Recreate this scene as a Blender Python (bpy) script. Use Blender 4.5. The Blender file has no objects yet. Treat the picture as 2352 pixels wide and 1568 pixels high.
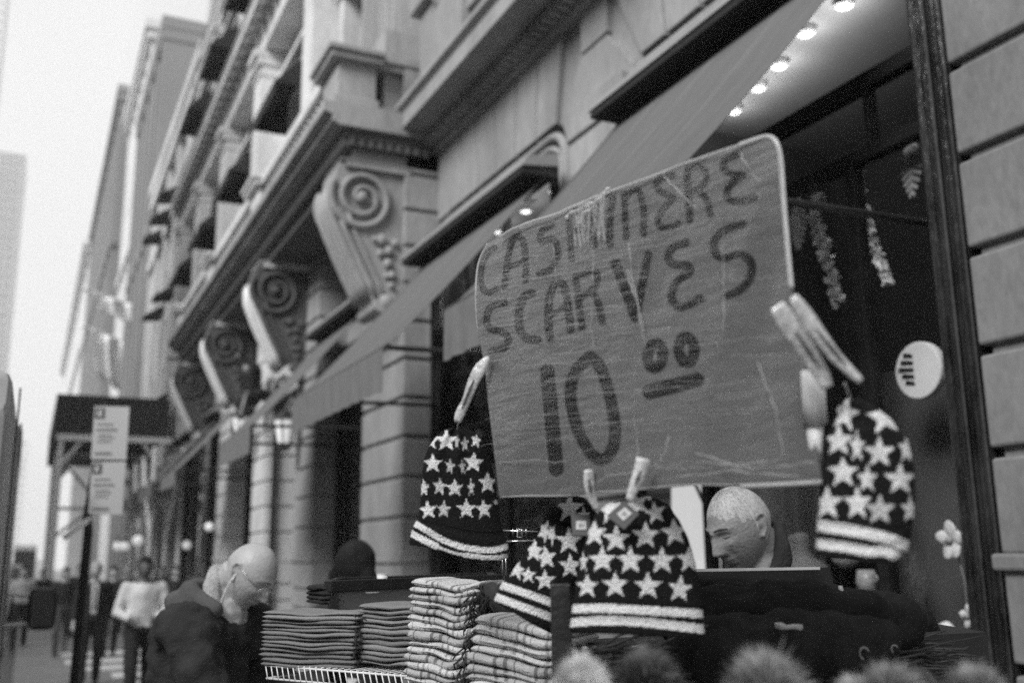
import bpy, bmesh, math, random
import numpy as np
from mathutils import Vector, Matrix
random.seed(7); rng = np.random.default_rng(7)
rad = math.radians
S = bpy.context.scene
COL = S.collection

# ------------------------------------------------------------------ camera
W0, H0, F0, CH = 2352.0, 1568.0, 2287.0, 1.65          # picture frame, focal length in its pixels, eye height
CX, CY = W0/2, H0/2
_up = np.array([1050-CX, 10000+CY, -F0]); _up /= np.linalg.norm(_up)
_v = np.array([60-CX, -(1280-CY), -F0]); _v -= _up*_v.dot(_up); _v /= np.linalg.norm(_v)
ROT = np.array([np.cross(_v, _up), _v, _up])           # X = towards the shop fronts, Y = along the street
EYE = np.array([0.0, 0.0, CH])
cam = bpy.data.cameras.new('camera'); camo = bpy.data.objects.new('camera', cam); COL.objects.link(camo)
camo.matrix_world = Matrix.Translation(Vector(EYE)) @ Matrix([list(r) for r in ROT]).to_4x4()
cam.sensor_width = 36; cam.lens = F0/W0*36; cam.clip_start = 0.05; cam.clip_end = 3000
cam.dof.use_dof = True; cam.dof.focus_distance = 2.35; cam.dof.aperture_fstop = 2.0; cam.dof.aperture_blades = 9
S.camera = camo

# ------------------------------------------------------------------ sky, sun, exposure
SUN_EL, SUN_AZ = rad(38), rad(-118)                     # sun over the far side of the street
w = bpy.data.worlds.new('World'); S.world = w; w.use_nodes = True
nt = w.node_tree; nt.nodes.clear()
sky = nt.nodes.new('ShaderNodeTexSky'); sky.sky_type = 'NISHITA'; sky.sun_disc = False
sky.sun_elevation = SUN_EL; sky.sun_rotation = SUN_AZ; sky.air_density = 1.6; sky.dust_density = 6.0
bw = nt.nodes.new('ShaderNodeRGBToBW')                 # black and white photograph: a grey sky
mx = nt.nodes.new('ShaderNodeMix'); mx.data_type = 'FLOAT'; mx.inputs[0].default_value = 0.75; mx.inputs[3].default_value = 7.6
bg = nt.nodes.new('ShaderNodeBackground'); bg.inputs[1].default_value = 0.05
ow = nt.nodes.new('ShaderNodeOutputWorld')
nt.links.new(sky.outputs[0], bw.inputs[0]); nt.links.new(bw.outputs[0], mx.inputs[2])
nt.links.new(mx.outputs[0], bg.inputs[0]); nt.links.new(bg.outputs[0], ow.inputs[0])
sl = bpy.data.lights.new('sun', 'SUN'); sl.energy = 1.8; sl.angle = rad(28)
so = bpy.data.objects.new('sun', sl); COL.objects.link(so)
_d = Vector((math.sin(SUN_AZ)*math.cos(SUN_EL), math.cos(SUN_AZ)*math.cos(SUN_EL), math.sin(SUN_EL)))
so.rotation_euler = _d.to_track_quat('Z', 'Y').to_euler()
S.view_settings.view_transform = 'Standard'; S.view_settings.look = 'None'; S.view_settings.gamma = 1
S.view_settings.exposure = 1.42
S.cycles.use_denoising = False
S.cycles.sample_clamp_indirect = 1.2; S.cycles.sample_clamp_direct = 5.0
S.cycles.adaptive_threshold = .005
S.cycles.max_bounces = 6; S.cycles.transparent_max_bounces = 12

# ------------------------------------------------------------------ pixel -> place helpers (2352 px wide picture)
def ray(px, py): return ROT @ np.array([px-CX, -(py-CY), -F0])/F0
def P(px, py, Z): return EYE + ray(px, py)*Z
def onx(px, py, X): r = ray(px, py); return EYE + r*(X/r[0])
def ony(px, py, Y): r = ray(px, py); return EYE + r*(Y/r[1])
def onz(px, py, z): r = ray(px, py); return EYE + r*((z-CH)/r[2])
def onp(px, py, p, n): r = ray(px, py); return EYE + r*(np.dot(np.array(p)-EYE, n)/np.dot(r, n))

# ------------------------------------------------------------------ materials (all grey: the photograph is black and white)
MATS = {}
def mat(name, v, rough=0.8, var=0.12, scale=6.0, bump=0.0, bscale=40.0, metal=0.0, emit=0.0, spec=0.5, attr=None, alpha=None, stretch=None, fine=0.0):
    if name in MATS: return MATS[name]
    m = bpy.data.materials.new(name); m.use_nodes = True; MATS[name] = m
    t = m.node_tree; b = t.nodes['Principled BSDF']; L = t.links
    b.inputs['Roughness'].default_value = rough; b.inputs['Metallic'].default_value = metal
    b.inputs['Specular IOR Level'].default_value = spec
    tc = t.nodes.new('ShaderNodeTexCoord'); mp = t.nodes.new('ShaderNodeMapping'); L.new(tc.outputs['Object'], mp.inputs[0])
    if stretch: mp.inputs['Scale'].default_value = stretch
    n = t.nodes.new('ShaderNodeTexNoise'); n.inputs['Scale'].default_value = scale; n.inputs['Detail'].default_value = 6; n.inputs['Roughness'].default_value = 0.62
    L.new(mp.outputs[0], n.inputs['Vector'])
    mr = t.nodes.new('ShaderNodeMapRange'); mr.inputs[1].default_value = 0.3; mr.inputs[2].default_value = 0.7
    mr.inputs[3].default_value = 1-var; mr.inputs[4].default_value = 1+var
    L.new(n.outputs[0], mr.inputs[0])
    mul = t.nodes.new('ShaderNodeMath'); mul.operation = 'MULTIPLY'; mul.inputs[1].default_value = v
    L.new(mr.outputs[0], mul.inputs[0])
    out = mul.outputs[0]
    if fine:
        n3 = t.nodes.new('ShaderNodeTexNoise'); n3.inputs['Scale'].default_value = scale*14; n3.inputs['Detail'].default_value = 3
        L.new(mp.outputs[0], n3.inputs['Vector'])
        mr3 = t.nodes.new('ShaderNodeMapRange'); mr3.inputs[1].default_value = .3; mr3.inputs[2].default_value = .7
        mr3.inputs[3].default_value = 1-fine; mr3.inputs[4].default_value = 1+fine; L.new(n3.outputs[0], mr3.inputs[0])
        m3 = t.nodes.new('ShaderNodeMath'); m3.operation = 'MULTIPLY'; L.new(out, m3.inputs[0]); L.new(mr3.outputs[0], m3.inputs[1]); out = m3.outputs[0]
    if attr:
        a = t.nodes.new('ShaderNodeAttribute'); a.attribute_name = attr
        m2 = t.nodes.new('ShaderNodeMath'); m2.operation = 'MULTIPLY'; L.new(out, m2.inputs[0]); L.new(a.outputs['Fac'], m2.inputs[1]); out = m2.outputs[0]
    cb = t.nodes.new('ShaderNodeCombineColor')
    for i in range(3): L.new(out, cb.inputs[i])
    L.new(cb.outputs[0], b.inputs['Base Color'])
    if bump:
        n2 = t.nodes.new('ShaderNodeTexNoise'); n2.inputs['Scale'].default_value = bscale; n2.inputs['Detail'].default_value = 5
        L.new(mp.outputs[0], n2.inputs['Vector'])
        bp = t.nodes.new('ShaderNodeBump'); bp.inputs['Strength'].default_value = bump; bp.inputs['Distance'].default_value = 0.01
        L.new(n2.outputs[0], bp.inputs['Height']); L.new(bp.outputs[0], b.inputs['Normal'])
    if emit:
        b.inputs['Emission Color'].default_value = (1, 1, 1, 1); b.inputs['Emission Strength'].default_value = emit
    if alpha is not None: b.inputs['Alpha'].default_value = alpha
    return m
def two_sided_fresnel(t, ior):
    f = t.nodes.new('ShaderNodeFresnel'); g = t.nodes.new('ShaderNodeNewGeometry'); m = t.nodes.new('ShaderNodeMix'); m.data_type = 'FLOAT'
    m.inputs[2].default_value = ior; m.inputs[3].default_value = 1/ior; t.links.new(g.outputs['Backfacing'], m.inputs[0]); t.links.new(m.outputs[0], f.inputs[0]); return f
def glass(name, tint=0.9, refl=1.0):
    if name in MATS: return MATS[name]
    m = bpy.data.materials.new(name); m.use_nodes = True; MATS[name] = m
    t = m.node_tree; t.nodes.clear(); L = t.links
    o = t.nodes.new('ShaderNodeOutputMaterial'); ms = t.nodes.new('ShaderNodeMixShader'); f = two_sided_fresnel(t, 1.45)
    tr = t.nodes.new('ShaderNodeBsdfTransparent'); tr.inputs[0].default_value = (tint, tint, tint, 1)
    g = t.nodes.new('ShaderNodeBsdfGlossy'); g.inputs['Roughness'].default_value = 0.02; g.inputs[0].default_value = (refl, refl, refl, 1)
    L.new(f.outputs[0], ms.inputs[0]); L.new(tr.outputs[0], ms.inputs[1]); L.new(g.outputs[0], ms.inputs[2]); L.new(ms.outputs[0], o.inputs[0])
    return m
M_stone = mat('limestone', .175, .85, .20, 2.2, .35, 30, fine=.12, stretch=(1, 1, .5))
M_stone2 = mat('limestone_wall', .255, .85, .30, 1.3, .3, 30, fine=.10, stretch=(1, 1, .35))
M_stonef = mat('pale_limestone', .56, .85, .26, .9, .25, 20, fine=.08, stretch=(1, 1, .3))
M_far = mat('pale_masonry', .6, .9, .10, .3)
M_fargrey = mat('grey_masonry', .22, .9, .10, .2)
M_dark = mat('black_metal', .018, .38, .3, 8, .15, 60)
M_shop = mat('black_shop_frame', .010, .45, .5, 9, .2, 45, spec=.3)
M_frame = mat('worn_black_paint', .016, .22, .9, 9, .5, 45, spec=.7, stretch=(1, 1, .35))
M_shade = mat('shade_tinted_stone', .07, .9, .25, 1.5, .2, 30)  # stone darkened in colour for the shade under balcony and brackets
M_fabric = mat('grey_awning_canvas', .105, .95, .12, 2.5, .6, 9, fine=.05, stretch=(1, 4, 1))
M_black_fab = mat('black_canvas', .012, .9, .2, 5)
M_white = mat('white_paint', .75, .5, .05)
M_wire = mat('white_plastic_coat', .8, .35, .03)
M_skin = mat('skin', .36, .5, .12, 9, .25, 60, fine=.06)
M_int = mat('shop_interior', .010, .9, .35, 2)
M_glass = glass('shop_glass', .95, .7)

# ------------------------------------------------------------------ object helpers
def tag(o, label=None, cat=None, group=None, kind=None):
    if label: o['label'] = label
    if cat: o['category'] = cat
    if group: o['group'] = group
    if kind: o['kind'] = kind
    return o
def empty(name, loc, label, cat, group=None, rot=None):
    o = bpy.data.objects.new(name, None); COL.objects.link(o); o.location = Vector([float(c) for c in loc])
    o.empty_display_size = .1
    if rot is not None: o.rotation_euler = rot
    return tag(o, label, cat, group)
class MB:
    def __init__(s): s.v = []; s.f = []; s.c = None
    def add(s, vs, fs):
        n = len(s.v); s.v += [tuple(map(float, p)) for p in vs]; s.f += [tuple(i+n for i in f) for f in fs]; return s
    def box(s, x0, x1, y0, y1, z0, z1):
        return s.add([(x0,y0,z0),(x1,y0,z0),(x1,y1,z0),(x0,y1,z0),(x0,y0,z1),(x1,y0,z1),(x1,y1,z1),(x0,y1,z1)],
                     [(0,3,2,1),(4,5,6,7),(0,1,5,4),(1,2,6,5),(2,3,7,6),(3,0,4,7)])
    def prism(s, poly, d):            # poly: 3-D points of one face, d: extrusion vector
        n = len(poly); d = np.array(d, float); a = [np.array(p, float) for p in poly]; b = [p+d for p in a]
        return s.add(a+b, [tuple(range(n))[::-1], tuple(range(n, 2*n))] + [(i, (i+1) % n, n+(i+1) % n, n+i) for i in range(n)])
    def profile_y(s, prof, y0, y1):   # profile in (x,z) pushed along y
        return s.prism([(x, y0, z) for x, z in prof], (0, y1-y0, 0))
    def tube(s, pts, r, n=8, flat=1.0, caps=True):
        pts = [np.array(p, float) for p in pts]; rings = []
        rr = r if hasattr(r, '__len__') else [r]*len(pts); prev = None
        for i, p in enumerate(pts):
            t = pts[min(i+1, len(pts)-1)]-pts[max(i-1, 0)]; t /= max(np.linalg.norm(t), 1e-9)
            if prev is None:
                a = np.array([0, 0, 1.]) if abs(t[2]) < .9 else np.array([1., 0, 0])
            else: a = prev
            a = a-t*a.dot(t); a /= max(np.linalg.norm(a), 1e-9); prev = a; b = np.cross(t, a)
            rings.append([p+(a*math.cos(k*2*math.pi/n)*flat+b*math.sin(k*2*math.pi/n))*rr[i] for k in range(n)])
        vs = [q for g in rings for q in g]; fs = []
        for i in range(len(pts)-1):
            for k in range(n): fs.append((i*n+k, i*n+(k+1) % n, (i+1)*n+(k+1) % n, (i+1)*n+k))
        if caps: fs += [tuple(range(n))[::-1], tuple(range((len(pts)-1)*n, len(pts)*n))]
        return s.add(vs, fs)
    def cyl(s, p0, p1, r0, r1=None, n=16): return s.tube([p0, p1], [r0, r0 if r1 is None else r1], n)
    def ball(s, c, r, n=12, sq=(1, 1, 1)):
        vs = []; fs = []
        for i in range(n+1):
            th = math.pi*i/n
            for k in range(2*n):
                ph = math.pi*k/n
                vs.append((c[0]+r*sq[0]*math.sin(th)*math.cos(ph), c[1]+r*sq[1]*math.sin(th)*math.sin(ph), c[2]+r*sq[2]*math.cos(th)))
        for i in range(n):
            for k in range(2*n): fs.append((i*2*n+k, (i+1)*2*n+k, (i+1)*2*n+(k+1) % (2*n), i*2*n+(k+1) % (2*n)))
        return s.add(vs, fs)
    def build(s, name, m, parent=None, smooth=False, bevel=0, subsurf=0, solid=0, col=None):
        me = bpy.data.meshes.new(name); me.from_pydata(s.v, [], s.f); me.materials.append(m); me.update()
        if parent is not None:
            off = parent.matrix_basis.inverted() if parent.parent is None else (parent.parent.matrix_basis @ parent.matrix_basis).inverted()
            me.transform(off)
        bm = bmesh.new(); bm.from_mesh(me); bmesh.ops.recalc_face_normals(bm, faces=bm.faces); bm.to_mesh(me); bm.free()
        if smooth: me.polygons.foreach_set('use_smooth', [True]*len(me.polygons))
        if col is not None:
            a = me.color_attributes.new('pat', 'FLOAT_COLOR', 'POINT')
            c = np.repeat(np.array(col, dtype=np.float32)[:, None], 4, axis=1); c[:, 3] = 1; a.data.foreach_set('color', c.ravel())
        o = bpy.data.objects.new(name, me); COL.objects.link(o)
        if parent is not None: o.parent = parent
        if solid: md = o.modifiers.new('s', 'SOLIDIFY'); md.thickness = solid; md.offset = 0
        if bevel: md = o.modifiers.new('b', 'BEVEL'); md.width = bevel; md.segments = 2; md.limit_method = 'ANGLE'
        if subsurf: md = o.modifiers.new('u', 'SUBSURF'); md.levels = subsurf; md.render_levels = subsurf
        return o
def grid_faces(nr, nc): return [(i*nc+j, i*nc+j+1, (i+1)*nc+j+1, (i+1)*nc+j) for i in range(nr-1) for j in range(nc-1)]
def remesh_body(name, caps, m, parent=None, voxel=.02, extra=None, smooth=3, disp=0):
    """one continuous skin grown over tapered limbs"""
    mb = MB()
    for p0, p1, r0, r1 in caps:
        p0 = np.array(p0, float); p1 = np.array(p1, float)
        mb.tube([p0+(p1-p0)*t for t in (0, .33, .66, 1)], [r0+(r1-r0)*t for t in (0, .33, .66, 1)], 12)
        mb.ball(p0, r0, 7); mb.ball(p1, r1, 7)
    if extra: mb.add(extra[0], extra[1])
    o = mb.build(name, m, parent, smooth=True)
    md = o.modifiers.new('r', 'REMESH'); md.mode = 'VOXEL'; md.voxel_size = voxel; md.use_smooth_shade = True
    if smooth: md = o.modifiers.new('m', 'SMOOTH'); md.factor = .5; md.iterations = smooth
    if disp:
        tx = bpy.data.textures.new(name+'_folds', 'CLOUDS'); tx.noise_scale = .09; tx.noise_depth = 2
        md = o.modifiers.new('d', 'DISPLACE'); md.texture = tx; md.strength = disp; md.mid_level = .5; md.texture_coords = 'LOCAL'
    return o
# ================================================================== GROUND
def struct(name, mb, m, **k): return tag(mb.build(name, m, **k), kind='structure')
M_pave = mat('pavement', .20, .8, .18, .9, .2, 30, fine=.1)
M_road = mat('asphalt', .07, .8, .2, 1.5, .3, 60)
M_mark = mat('road_paint', .62, .7, .18, 3)
M_slab = mat('kerb_stone', .26, .8, .15, 2)
struct('ground', MB().box(-400, 400, -200, 1500, -1.2, -.16), M_road)
struct('street', MB().box(-14, -.05, -60, 900, -.155, -.13), M_road)
struct('sidewalk', MB().box(.12, 4.6, -12, 13.0, -.15, 0), M_pave)
struct('kerb', MB().box(-.05, .115, -12, 13.0, -.15, .004), M_slab)
struct('side_street', MB().box(-.04, 4.6, 13.05, 24.5, -.15, -.012), mat('pale_asphalt', .17, .85, .15, .8, .2, 30))  # side street in a paler asphalt than the road
struct('far_sidewalk', MB().box(-.04, 4.6, 24.6, 400, -.15, 0), M_pave)
mk = MB()
for y0, y1, x0 in ((13.8, 14.15, 1.45), (14.6, 15.15, 1.5), (15.75, 16.35, 1.25), (16.95, 17.5, .75), (18.1, 18.75, .7), (19.5, 20.2, .7)):
    mk.box(x0, 3.4, y0, y1, -.011, -.006)
struct('crosswalk', mk, M_mark)

# ================================================================== NEAR BUILDING
XP, XW = 3.6, 4.0                                      # pier faces, recessed wall face
B = empty('stone_building', (4, 14, 0), 'long ornate limestone building with carved brackets, balcony and rusticated piers', 'building')
def rustic_pier(y0, y1, z1=6.25, h=.435, xf=XP, z0=.3):
    mb = MB(); mb.box(xf+.035, 4.6, y0+.035, y1-.035, 0, z1)
    zs = [0.0, .55, .9, 1.17, 1.60] + [1.60+h*k for k in range(1, 30)]
    zs = [z for z in zs if z < z1-.1]+[z1]
    for a, b in zip(zs[:-1], zs[1:]):
        g = .022; mb.box(xf, 4.5, y0, y1, a+g, b-g)
    # base cap
    mb.box(xf-.03, 4.45, y0-.012, y1+.03, 1.555, 1.625)
    return mb
for i, (a, b) in enumerate(((-3.5, 2.9), (10.3, 11.8), (14.1, 15.25), (17.35, 18.5), (20.8, 22.3), (29.7, 31.5))):
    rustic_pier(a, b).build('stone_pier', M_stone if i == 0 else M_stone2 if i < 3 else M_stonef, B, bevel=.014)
for a, b in ((6.15, 7.05), (25.5, 26.5)):
    rustic_pier(a, b, 5.4, xf=3.93).build('stone_pier', M_stone2, B, bevel=.012)
# pier shafts above first floor of shops, up to balcony
def wall_above(y0, y1, m, za=5.42, zb=6.3):
    MB().box(XW+.06, 4.6, y0, y1, za, zb).build('wall', m, B)
wall_above(2.9, 10.3, M_stone2); wall_above(22.3, 29.7, M_stonef)
wall_above(11.8, 14.1, M_stone2, 4.6); wall_above(18.5, 20.8, M_stonef, 4.6); wall_above(15.25, 17.35, M_stonef, 5.3)
# fanned keystones over the two shop windows
def voussoirs(yc, m, mir=1):
    J = [(8.6-x, 8.6-b) for x, b in ((6.87, 7.28), (7.56, 7.63), (8.03, 8.06), (8.5, 8.52), (9.02, 8.97), (9.5, 9.41), (9.99, 9.83))]
    J = sorted(J)+[]; mb = MB()
    def blk(q):
        c = np.mean(q, axis=0); q = [c+(np.array(p)-c)*(1-.030/max(.2, abs(p[0]-c[0])*1.0)) if 0 else np.array(p) for p in q]
        mb.prism([(XW, p[0], p[1]) for p in q], (.08, 0, 0))
    g = .014
    for (t0, b0), (t1, b1) in zip(J[:-1], J[1:]):
        blk([(yc+t0+g, 6.27), (yc+t1-g, 6.27), (yc+b1-g, 5.43), (yc+b0+g, 5.43)])
    return mb
for yc in (8.6, 4.66): voussoirs(yc, M_stone2).build('keystones', M_stone2, B, bevel=.008)
mb = MB(); g = .014
mb.prism([(XW, y, z) for y, z in ((6.44+g, 6.27), (6.90-g, 6.27), (6.90-g, 5.87), (6.44+g, 5.87))], (.08, 0, 0))
mb.prism([(XW, y, z) for y, z in ((6.44+g, 5.84), (6.90-g, 5.84), (7.28-g, 5.40), (7.16, 5.16), (6.1, 5.16), (6.05+g, 5.40))], (.08, 0, 0))
mb.build('keystones', M_stone2, B, bevel=.008)
MB().box(XW+.01, XW+.08, 9.86, 10.3, 5.43, 6.27).build('keystones', M_stone2, B)
# moulded window casings with rounded corners
def casing(y0, y1, zt, parent, m, x=3.93, dark=True):
    def path(off, xx):
        r = .24; pts = []
        a, b, t = y0-off, y1+off, zt+off
        pts += [(xx, a, 3.2), (xx, a, t-r)]
        pts += [(xx, a+r-r*math.cos(k*math.pi/12), t-r+r*math.sin(k*math.pi/12)) for k in range(1, 7)]
        pts += [(xx, b-r+r*math.sin(k*math.pi/12), t-r+r*math.cos(k*math.pi/12)) for k in range(0, 7)]
        pts += [(xx, b, 3.2)]
        return pts
    f = MB().tube(path(.0, x), .035, 8).tube(path(.085, x-.01), .042, 8).build('casing', m, parent, smooth=True)
    MB().tube(path(.045, x+.02), .03, 6).tube(path(-.04, x+.03), .03, 6).build('casing_groove', M_dark, f)
casing(7.14, 9.95, 5.15, B, M_stone2); casing(3.3, 6.02, 5.15, B, M_stone2)
# string course with dentils
def course(y0, y1, m, z=6.25):
    pr = [(4.2, z), (3.93, z), (3.93, z+.07), (3.86, z+.12), (3.86, z+.19), (3.52, z+.19), (3.52, z+.38), (3.46, z+.43), (3.46, z+.49), (3.62, z+.52), (4.2, z+.52)]
    MB().profile_y(pr, y0, y1).build('string_course', m, B)
    d = MB(); y = y0+.04
    while y < y1-.05: d.box(3.80, 3.935, y, y+.07, z+.06, z+.135); y += .125
    d.build('dentils', m, B)
course(-3.5, 10.28, M_stone2)
course(24.3, 31.4, M_stonef)
# second-floor wall, pedestals, sill ledge, fluted pilaster
def seg(y0, y1, z0, z1, x0=XW, x1=4.7): return MB().box(x0, x1, y0, y1, z0, z1)
ZB = 6.77
WIN2 = [(3.6, 5.2), (7.4, 9.0), (12.35, 14.25), (16.0, 18.0), (20.4, 22.3), (24.3, 26.2), (28.3, 30.2)]
ys = [-3.5]+[v for w_ in WIN2 for v in w_]+[31.5]
for k in range(0, len(ys), 2):
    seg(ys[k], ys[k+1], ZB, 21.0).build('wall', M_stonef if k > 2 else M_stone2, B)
floors = [(7.6, 10.4), (12.9, 15.2), (17.8, 19.6)]
for wi, (a, b) in enumerate(WIN2):
    zz = [ZB]+[v for f in floors for v in f]+[21.0]
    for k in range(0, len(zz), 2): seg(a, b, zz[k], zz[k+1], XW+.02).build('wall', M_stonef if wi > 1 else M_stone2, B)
    for fi, (z0, z1) in enumerate(floors):
        f = MB(); fw = .09; xf = XW+.22
        f.box(xf, xf+.06, a, a+fw, z0, z1).box(xf, xf+.06, b-fw, b, z0, z1).box(xf, xf+.06, a+fw, b-fw, z1-fw, z1).box(xf, xf+.06, a+fw, b-fw, z0, z0+fw)
        f.box(xf-.01, xf+.05, (a+b)/2-.04, (a+b)/2+.04, z0+fw, z1-fw).box(xf+.004, xf+.055, a+fw, b-fw, z0+1.9, z0+1.98)
        wdw = f.build('window', M_white if wi > 2 else M_dark, B)
        MB().box(xf+.03, xf+.035, a+fw, b-fw, z0+fw, z1-fw).build('pane', mat('old_glass', .05, .06, .2, 2, spec=1.0) if wi < 3 else mat('drawn_white_blind', .6, .5, .25, 1.5), wdw)
        # moulded surround
        s_ = MB(); s_.box(XW-.10, XW+.2, a-.22, a-.002, z0-.1, z1+.05).box(XW-.10, XW+.2, b+.002, b+.22, z0-.1, z1+.05)
        s_.box(XW-.16, XW+.1, a-.3, b+.3, z1+.052, z1+.3).box(XW-.30, XW+.1, a-.36, b+.36, z1+.302, z1+.42)
        s_.box(XW-.2, XW+.1, a-.28, b+.28, z0-.25, z0-.102)
        s_.build('window_surround', M_stonef if wi > 1 else M_stone2, B, bevel=.015)
        if wi >= 3 and fi < 2:                      # black canvas window awnings
            h = .80; pj = .80; z_ = z1-.02
            aw = MB()
            p = [(XW-.05, a-.1, z_), (XW-.05, b+.1, z_), (XW-pj, b+.1, z_-h), (XW-pj, a-.1, z_-h)]
            aw.prism(p, (-.012, 0, .012)); aw.prism([p[0], p[3], (XW-.05, a-.1, z_-h)], (0, .012, 0)); aw.prism([p[1], p[2], (XW-.05, b+.1, z_-h)], (0, -.012, 0))
            aw.box(XW-pj-.012, XW-pj, a-.1, b+.1, z_-h-.2, z_-h-.003)
            aw.build('window_awning', M_black_fab, B)
# columns and entablatures along the upper storeys
def column(y, z0, z1, r=.24, m=M_stonef, x=3.70):
    c = MB(); c.box(x-r*.8, x+.5, y-r*1.25, y+r*1.25, z0+.3, z1-.55).box(x-r*.8-.03, x+.5, y-r*.8, y+r*.8, z0+.7, z1-.9)
    c.box(x-r*1.05, x+.5, y-r*1.4, y+r*1.4, z0+.12, z0+.3).box(x-r*.95, x+.5, y-r*1.33, y+r*1.33, z1-.55, z1-.47)
    c.box(x-r*1.1, x+.5, y-r*1.36, y+r*1.36, z1-.3, z1-.15).box(x-r*.7, x+.5, y-r*1.2, y+r*1.2, z1-.47, z1-.3)
    c.box(x-r*1.4, x+.5, y-r*1.4, y+r*1.4, z1-.15, z1).box(x-r*1.4, x+.5, y-r*1.4, y+r*1.4, z0, z0+.12)
    return c
for yy in (14.95, 19.2, 23.3, 27.25, 31.1):
    column(yy, 7.5, 11.7).build('column', M_stonef, B, smooth=False)
    column(yy, 12.9, 16.6, .2, x=3.95).build('column', M_stonef, B)
for z, m in ((11.72, M_stonef), (16.62, M_stonef)):
    e = 0 if z < 14 else .5
    pr = [(4.1, z), (3.55+e*.5, z), (3.55+e*.5, z+.35), (3.5+e*.5, z+.4), (3.5+e*.5, z+.5), (3.25+e, z+.62), (3.25+e, z+.8), (3.2+e, z+.86), (4.1, z+.95)]
    MB().profile_y(pr, 14.5, 31.45 if z < 14 else 30.6).build('entablature', m, B)
    MB().profile_y([(4.1, z), (3.8, z), (3.8, z+.4), (3.55, z+.6), (3.55, z+.86), (4.1, z+.95)], -3.5, 14.4).build('entablature', M_stone2, B)
    d = MB(); y = 14.6
    while y < 31.3: d.box(3.3+e, 3.52+e*.5, y, y+.22, z+.44, z+.615); y += .55
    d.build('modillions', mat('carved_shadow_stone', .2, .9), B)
# pedestal blocks + corner dado right of the balcony, fluted pilaster, sill ledge
seg(8.95, 10.2, ZB, 7.9, 3.72, 4.05).build('pedestal', M_stone2, B, bevel=.03)
seg(8.85, 10.28, 7.9, 8.1, 3.62, 4.05).build('pedestal', M_stone2, B, bevel=.03)
pl = MB()
for k in range(9):
    pl.box(3.50, 3.62, 10.75+k*.125, 10.75+k*.125+.075, 7.95, 11.0)
pl.box(3.56, 4.0, 10.7, 11.9, 7.4, 11.3).box(3.44, 4.0, 10.62, 11.98, 7.36, 7.9)
pl.build('fluted_pilaster', M_stone2, B)
MB().profile_y([(4.1, 8.25), (3.7, 8.25), (3.62, 8.35), (3.5, 8.38), (3.5, 8.5), (4.1, 8.55)], 5.0, 10.1).build('sill_ledge', M_stone2, B)
for y0 in (5.4, 6.9, 8.4, 9.6):
    sc = MB(); sc.tube([(3.9, y0, 8.25), (3.62, y0, 8.15), (3.66, y0, 7.95), (3.8, y0, 7.75), (3.95, y0, 7.4)], [.10, .12, .09, .07, .04], 10, flat=1.3)
    sc.ball((3.60, y0, 8.12), .12, 6).build('small_bracket', M_stone2, B, smooth=True)

# balcony ------------------------------------------------------------
BY0, BY1 = 10.3, 24.2
bal = MB().profile_y([(4.1, 6.36), (2.78, 6.36), (2.70, 6.40), (2.70, 6.47), (2.60, 6.50), (2.60, 6.62), (4.1, 6.64)], BY0-.12, BY1)
bal = bal.build('balcony', M_stone2, B)
d = MB().profile_y([(4.1, 6.02), (2.98, 6.02), (2.98, 6.14), (2.92, 6.16), (2.92, 6.24), (4.1, 6.26)], BY0, BY1)
d.box(2.86, 4.05, BY0-.04, BY1, 6.262, 6.36)
d.build('balcony_bed', M_shade, bal)
d = MB(); x = 2.92
while x < 3.9: d.box(x, x+.06, BY0-.055, BY0+.05, 6.165, 6.25); x += .11
y = BY0
while y < BY1: d.box(2.86, 2.93, y, y+.06, 6.165, 6.25); y += .11
d.build('balcony_dentils', M_shade, bal)
def pedestal(y0, y1, x0, x1):
    return MB().box(x0, x1, y0, y1, 6.64, 6.78).box(x0+.05, x1-.03, y0+.05, y1-.05, 6.78, 7.22).box(x0-.05, x1+.03, y0-.05, y1+.05, 7.22, 7.30).box(x0-.09, x1+.05, y0-.09, y1+.09, 7.30, 7.37)
for i, y0 in enumerate((10.3, 14.7, 19.1, 23.5)):
    pedestal(y0, y0+.75, 2.74, 3.28).build('balcony_pedestal', M_stone2 if i < 1 else M_stonef, bal, bevel=.012)
pedestal(10.42, 11.1, 3.33, 4.0).build('balcony_pedestal', M_stone2, bal, bevel=.012)
b_ = MB(); b_.box(2.80, 3.02, 11.13, 23.5, 7.22, 7.36).box(2.80, 3.02, 11.13, 23.5, 6.64, 6.72)
b_.build('balcony_rail', M_stonef, bal)
b_ = MB(); y = 11.2
while y < 23.4:
    if not any(a-.1 < y < a+.85 for a in (14.7, 19.1)):
        b_.tube([(2.91, y, 6.72), (2.91, y, 6.8), (2.91, y, 6.88), (2.91, y, 7.05), (2.91, y, 7.22)], [.045, .04, .075, .04, .05], 8)
    y += .2
b_.build('balusters', M_stonef, bal, smooth=True)
MB().box(3.6, 4.5, 10.35, 11.75, 6.3, 7.4).build('wall', M_stone2, B)

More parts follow.
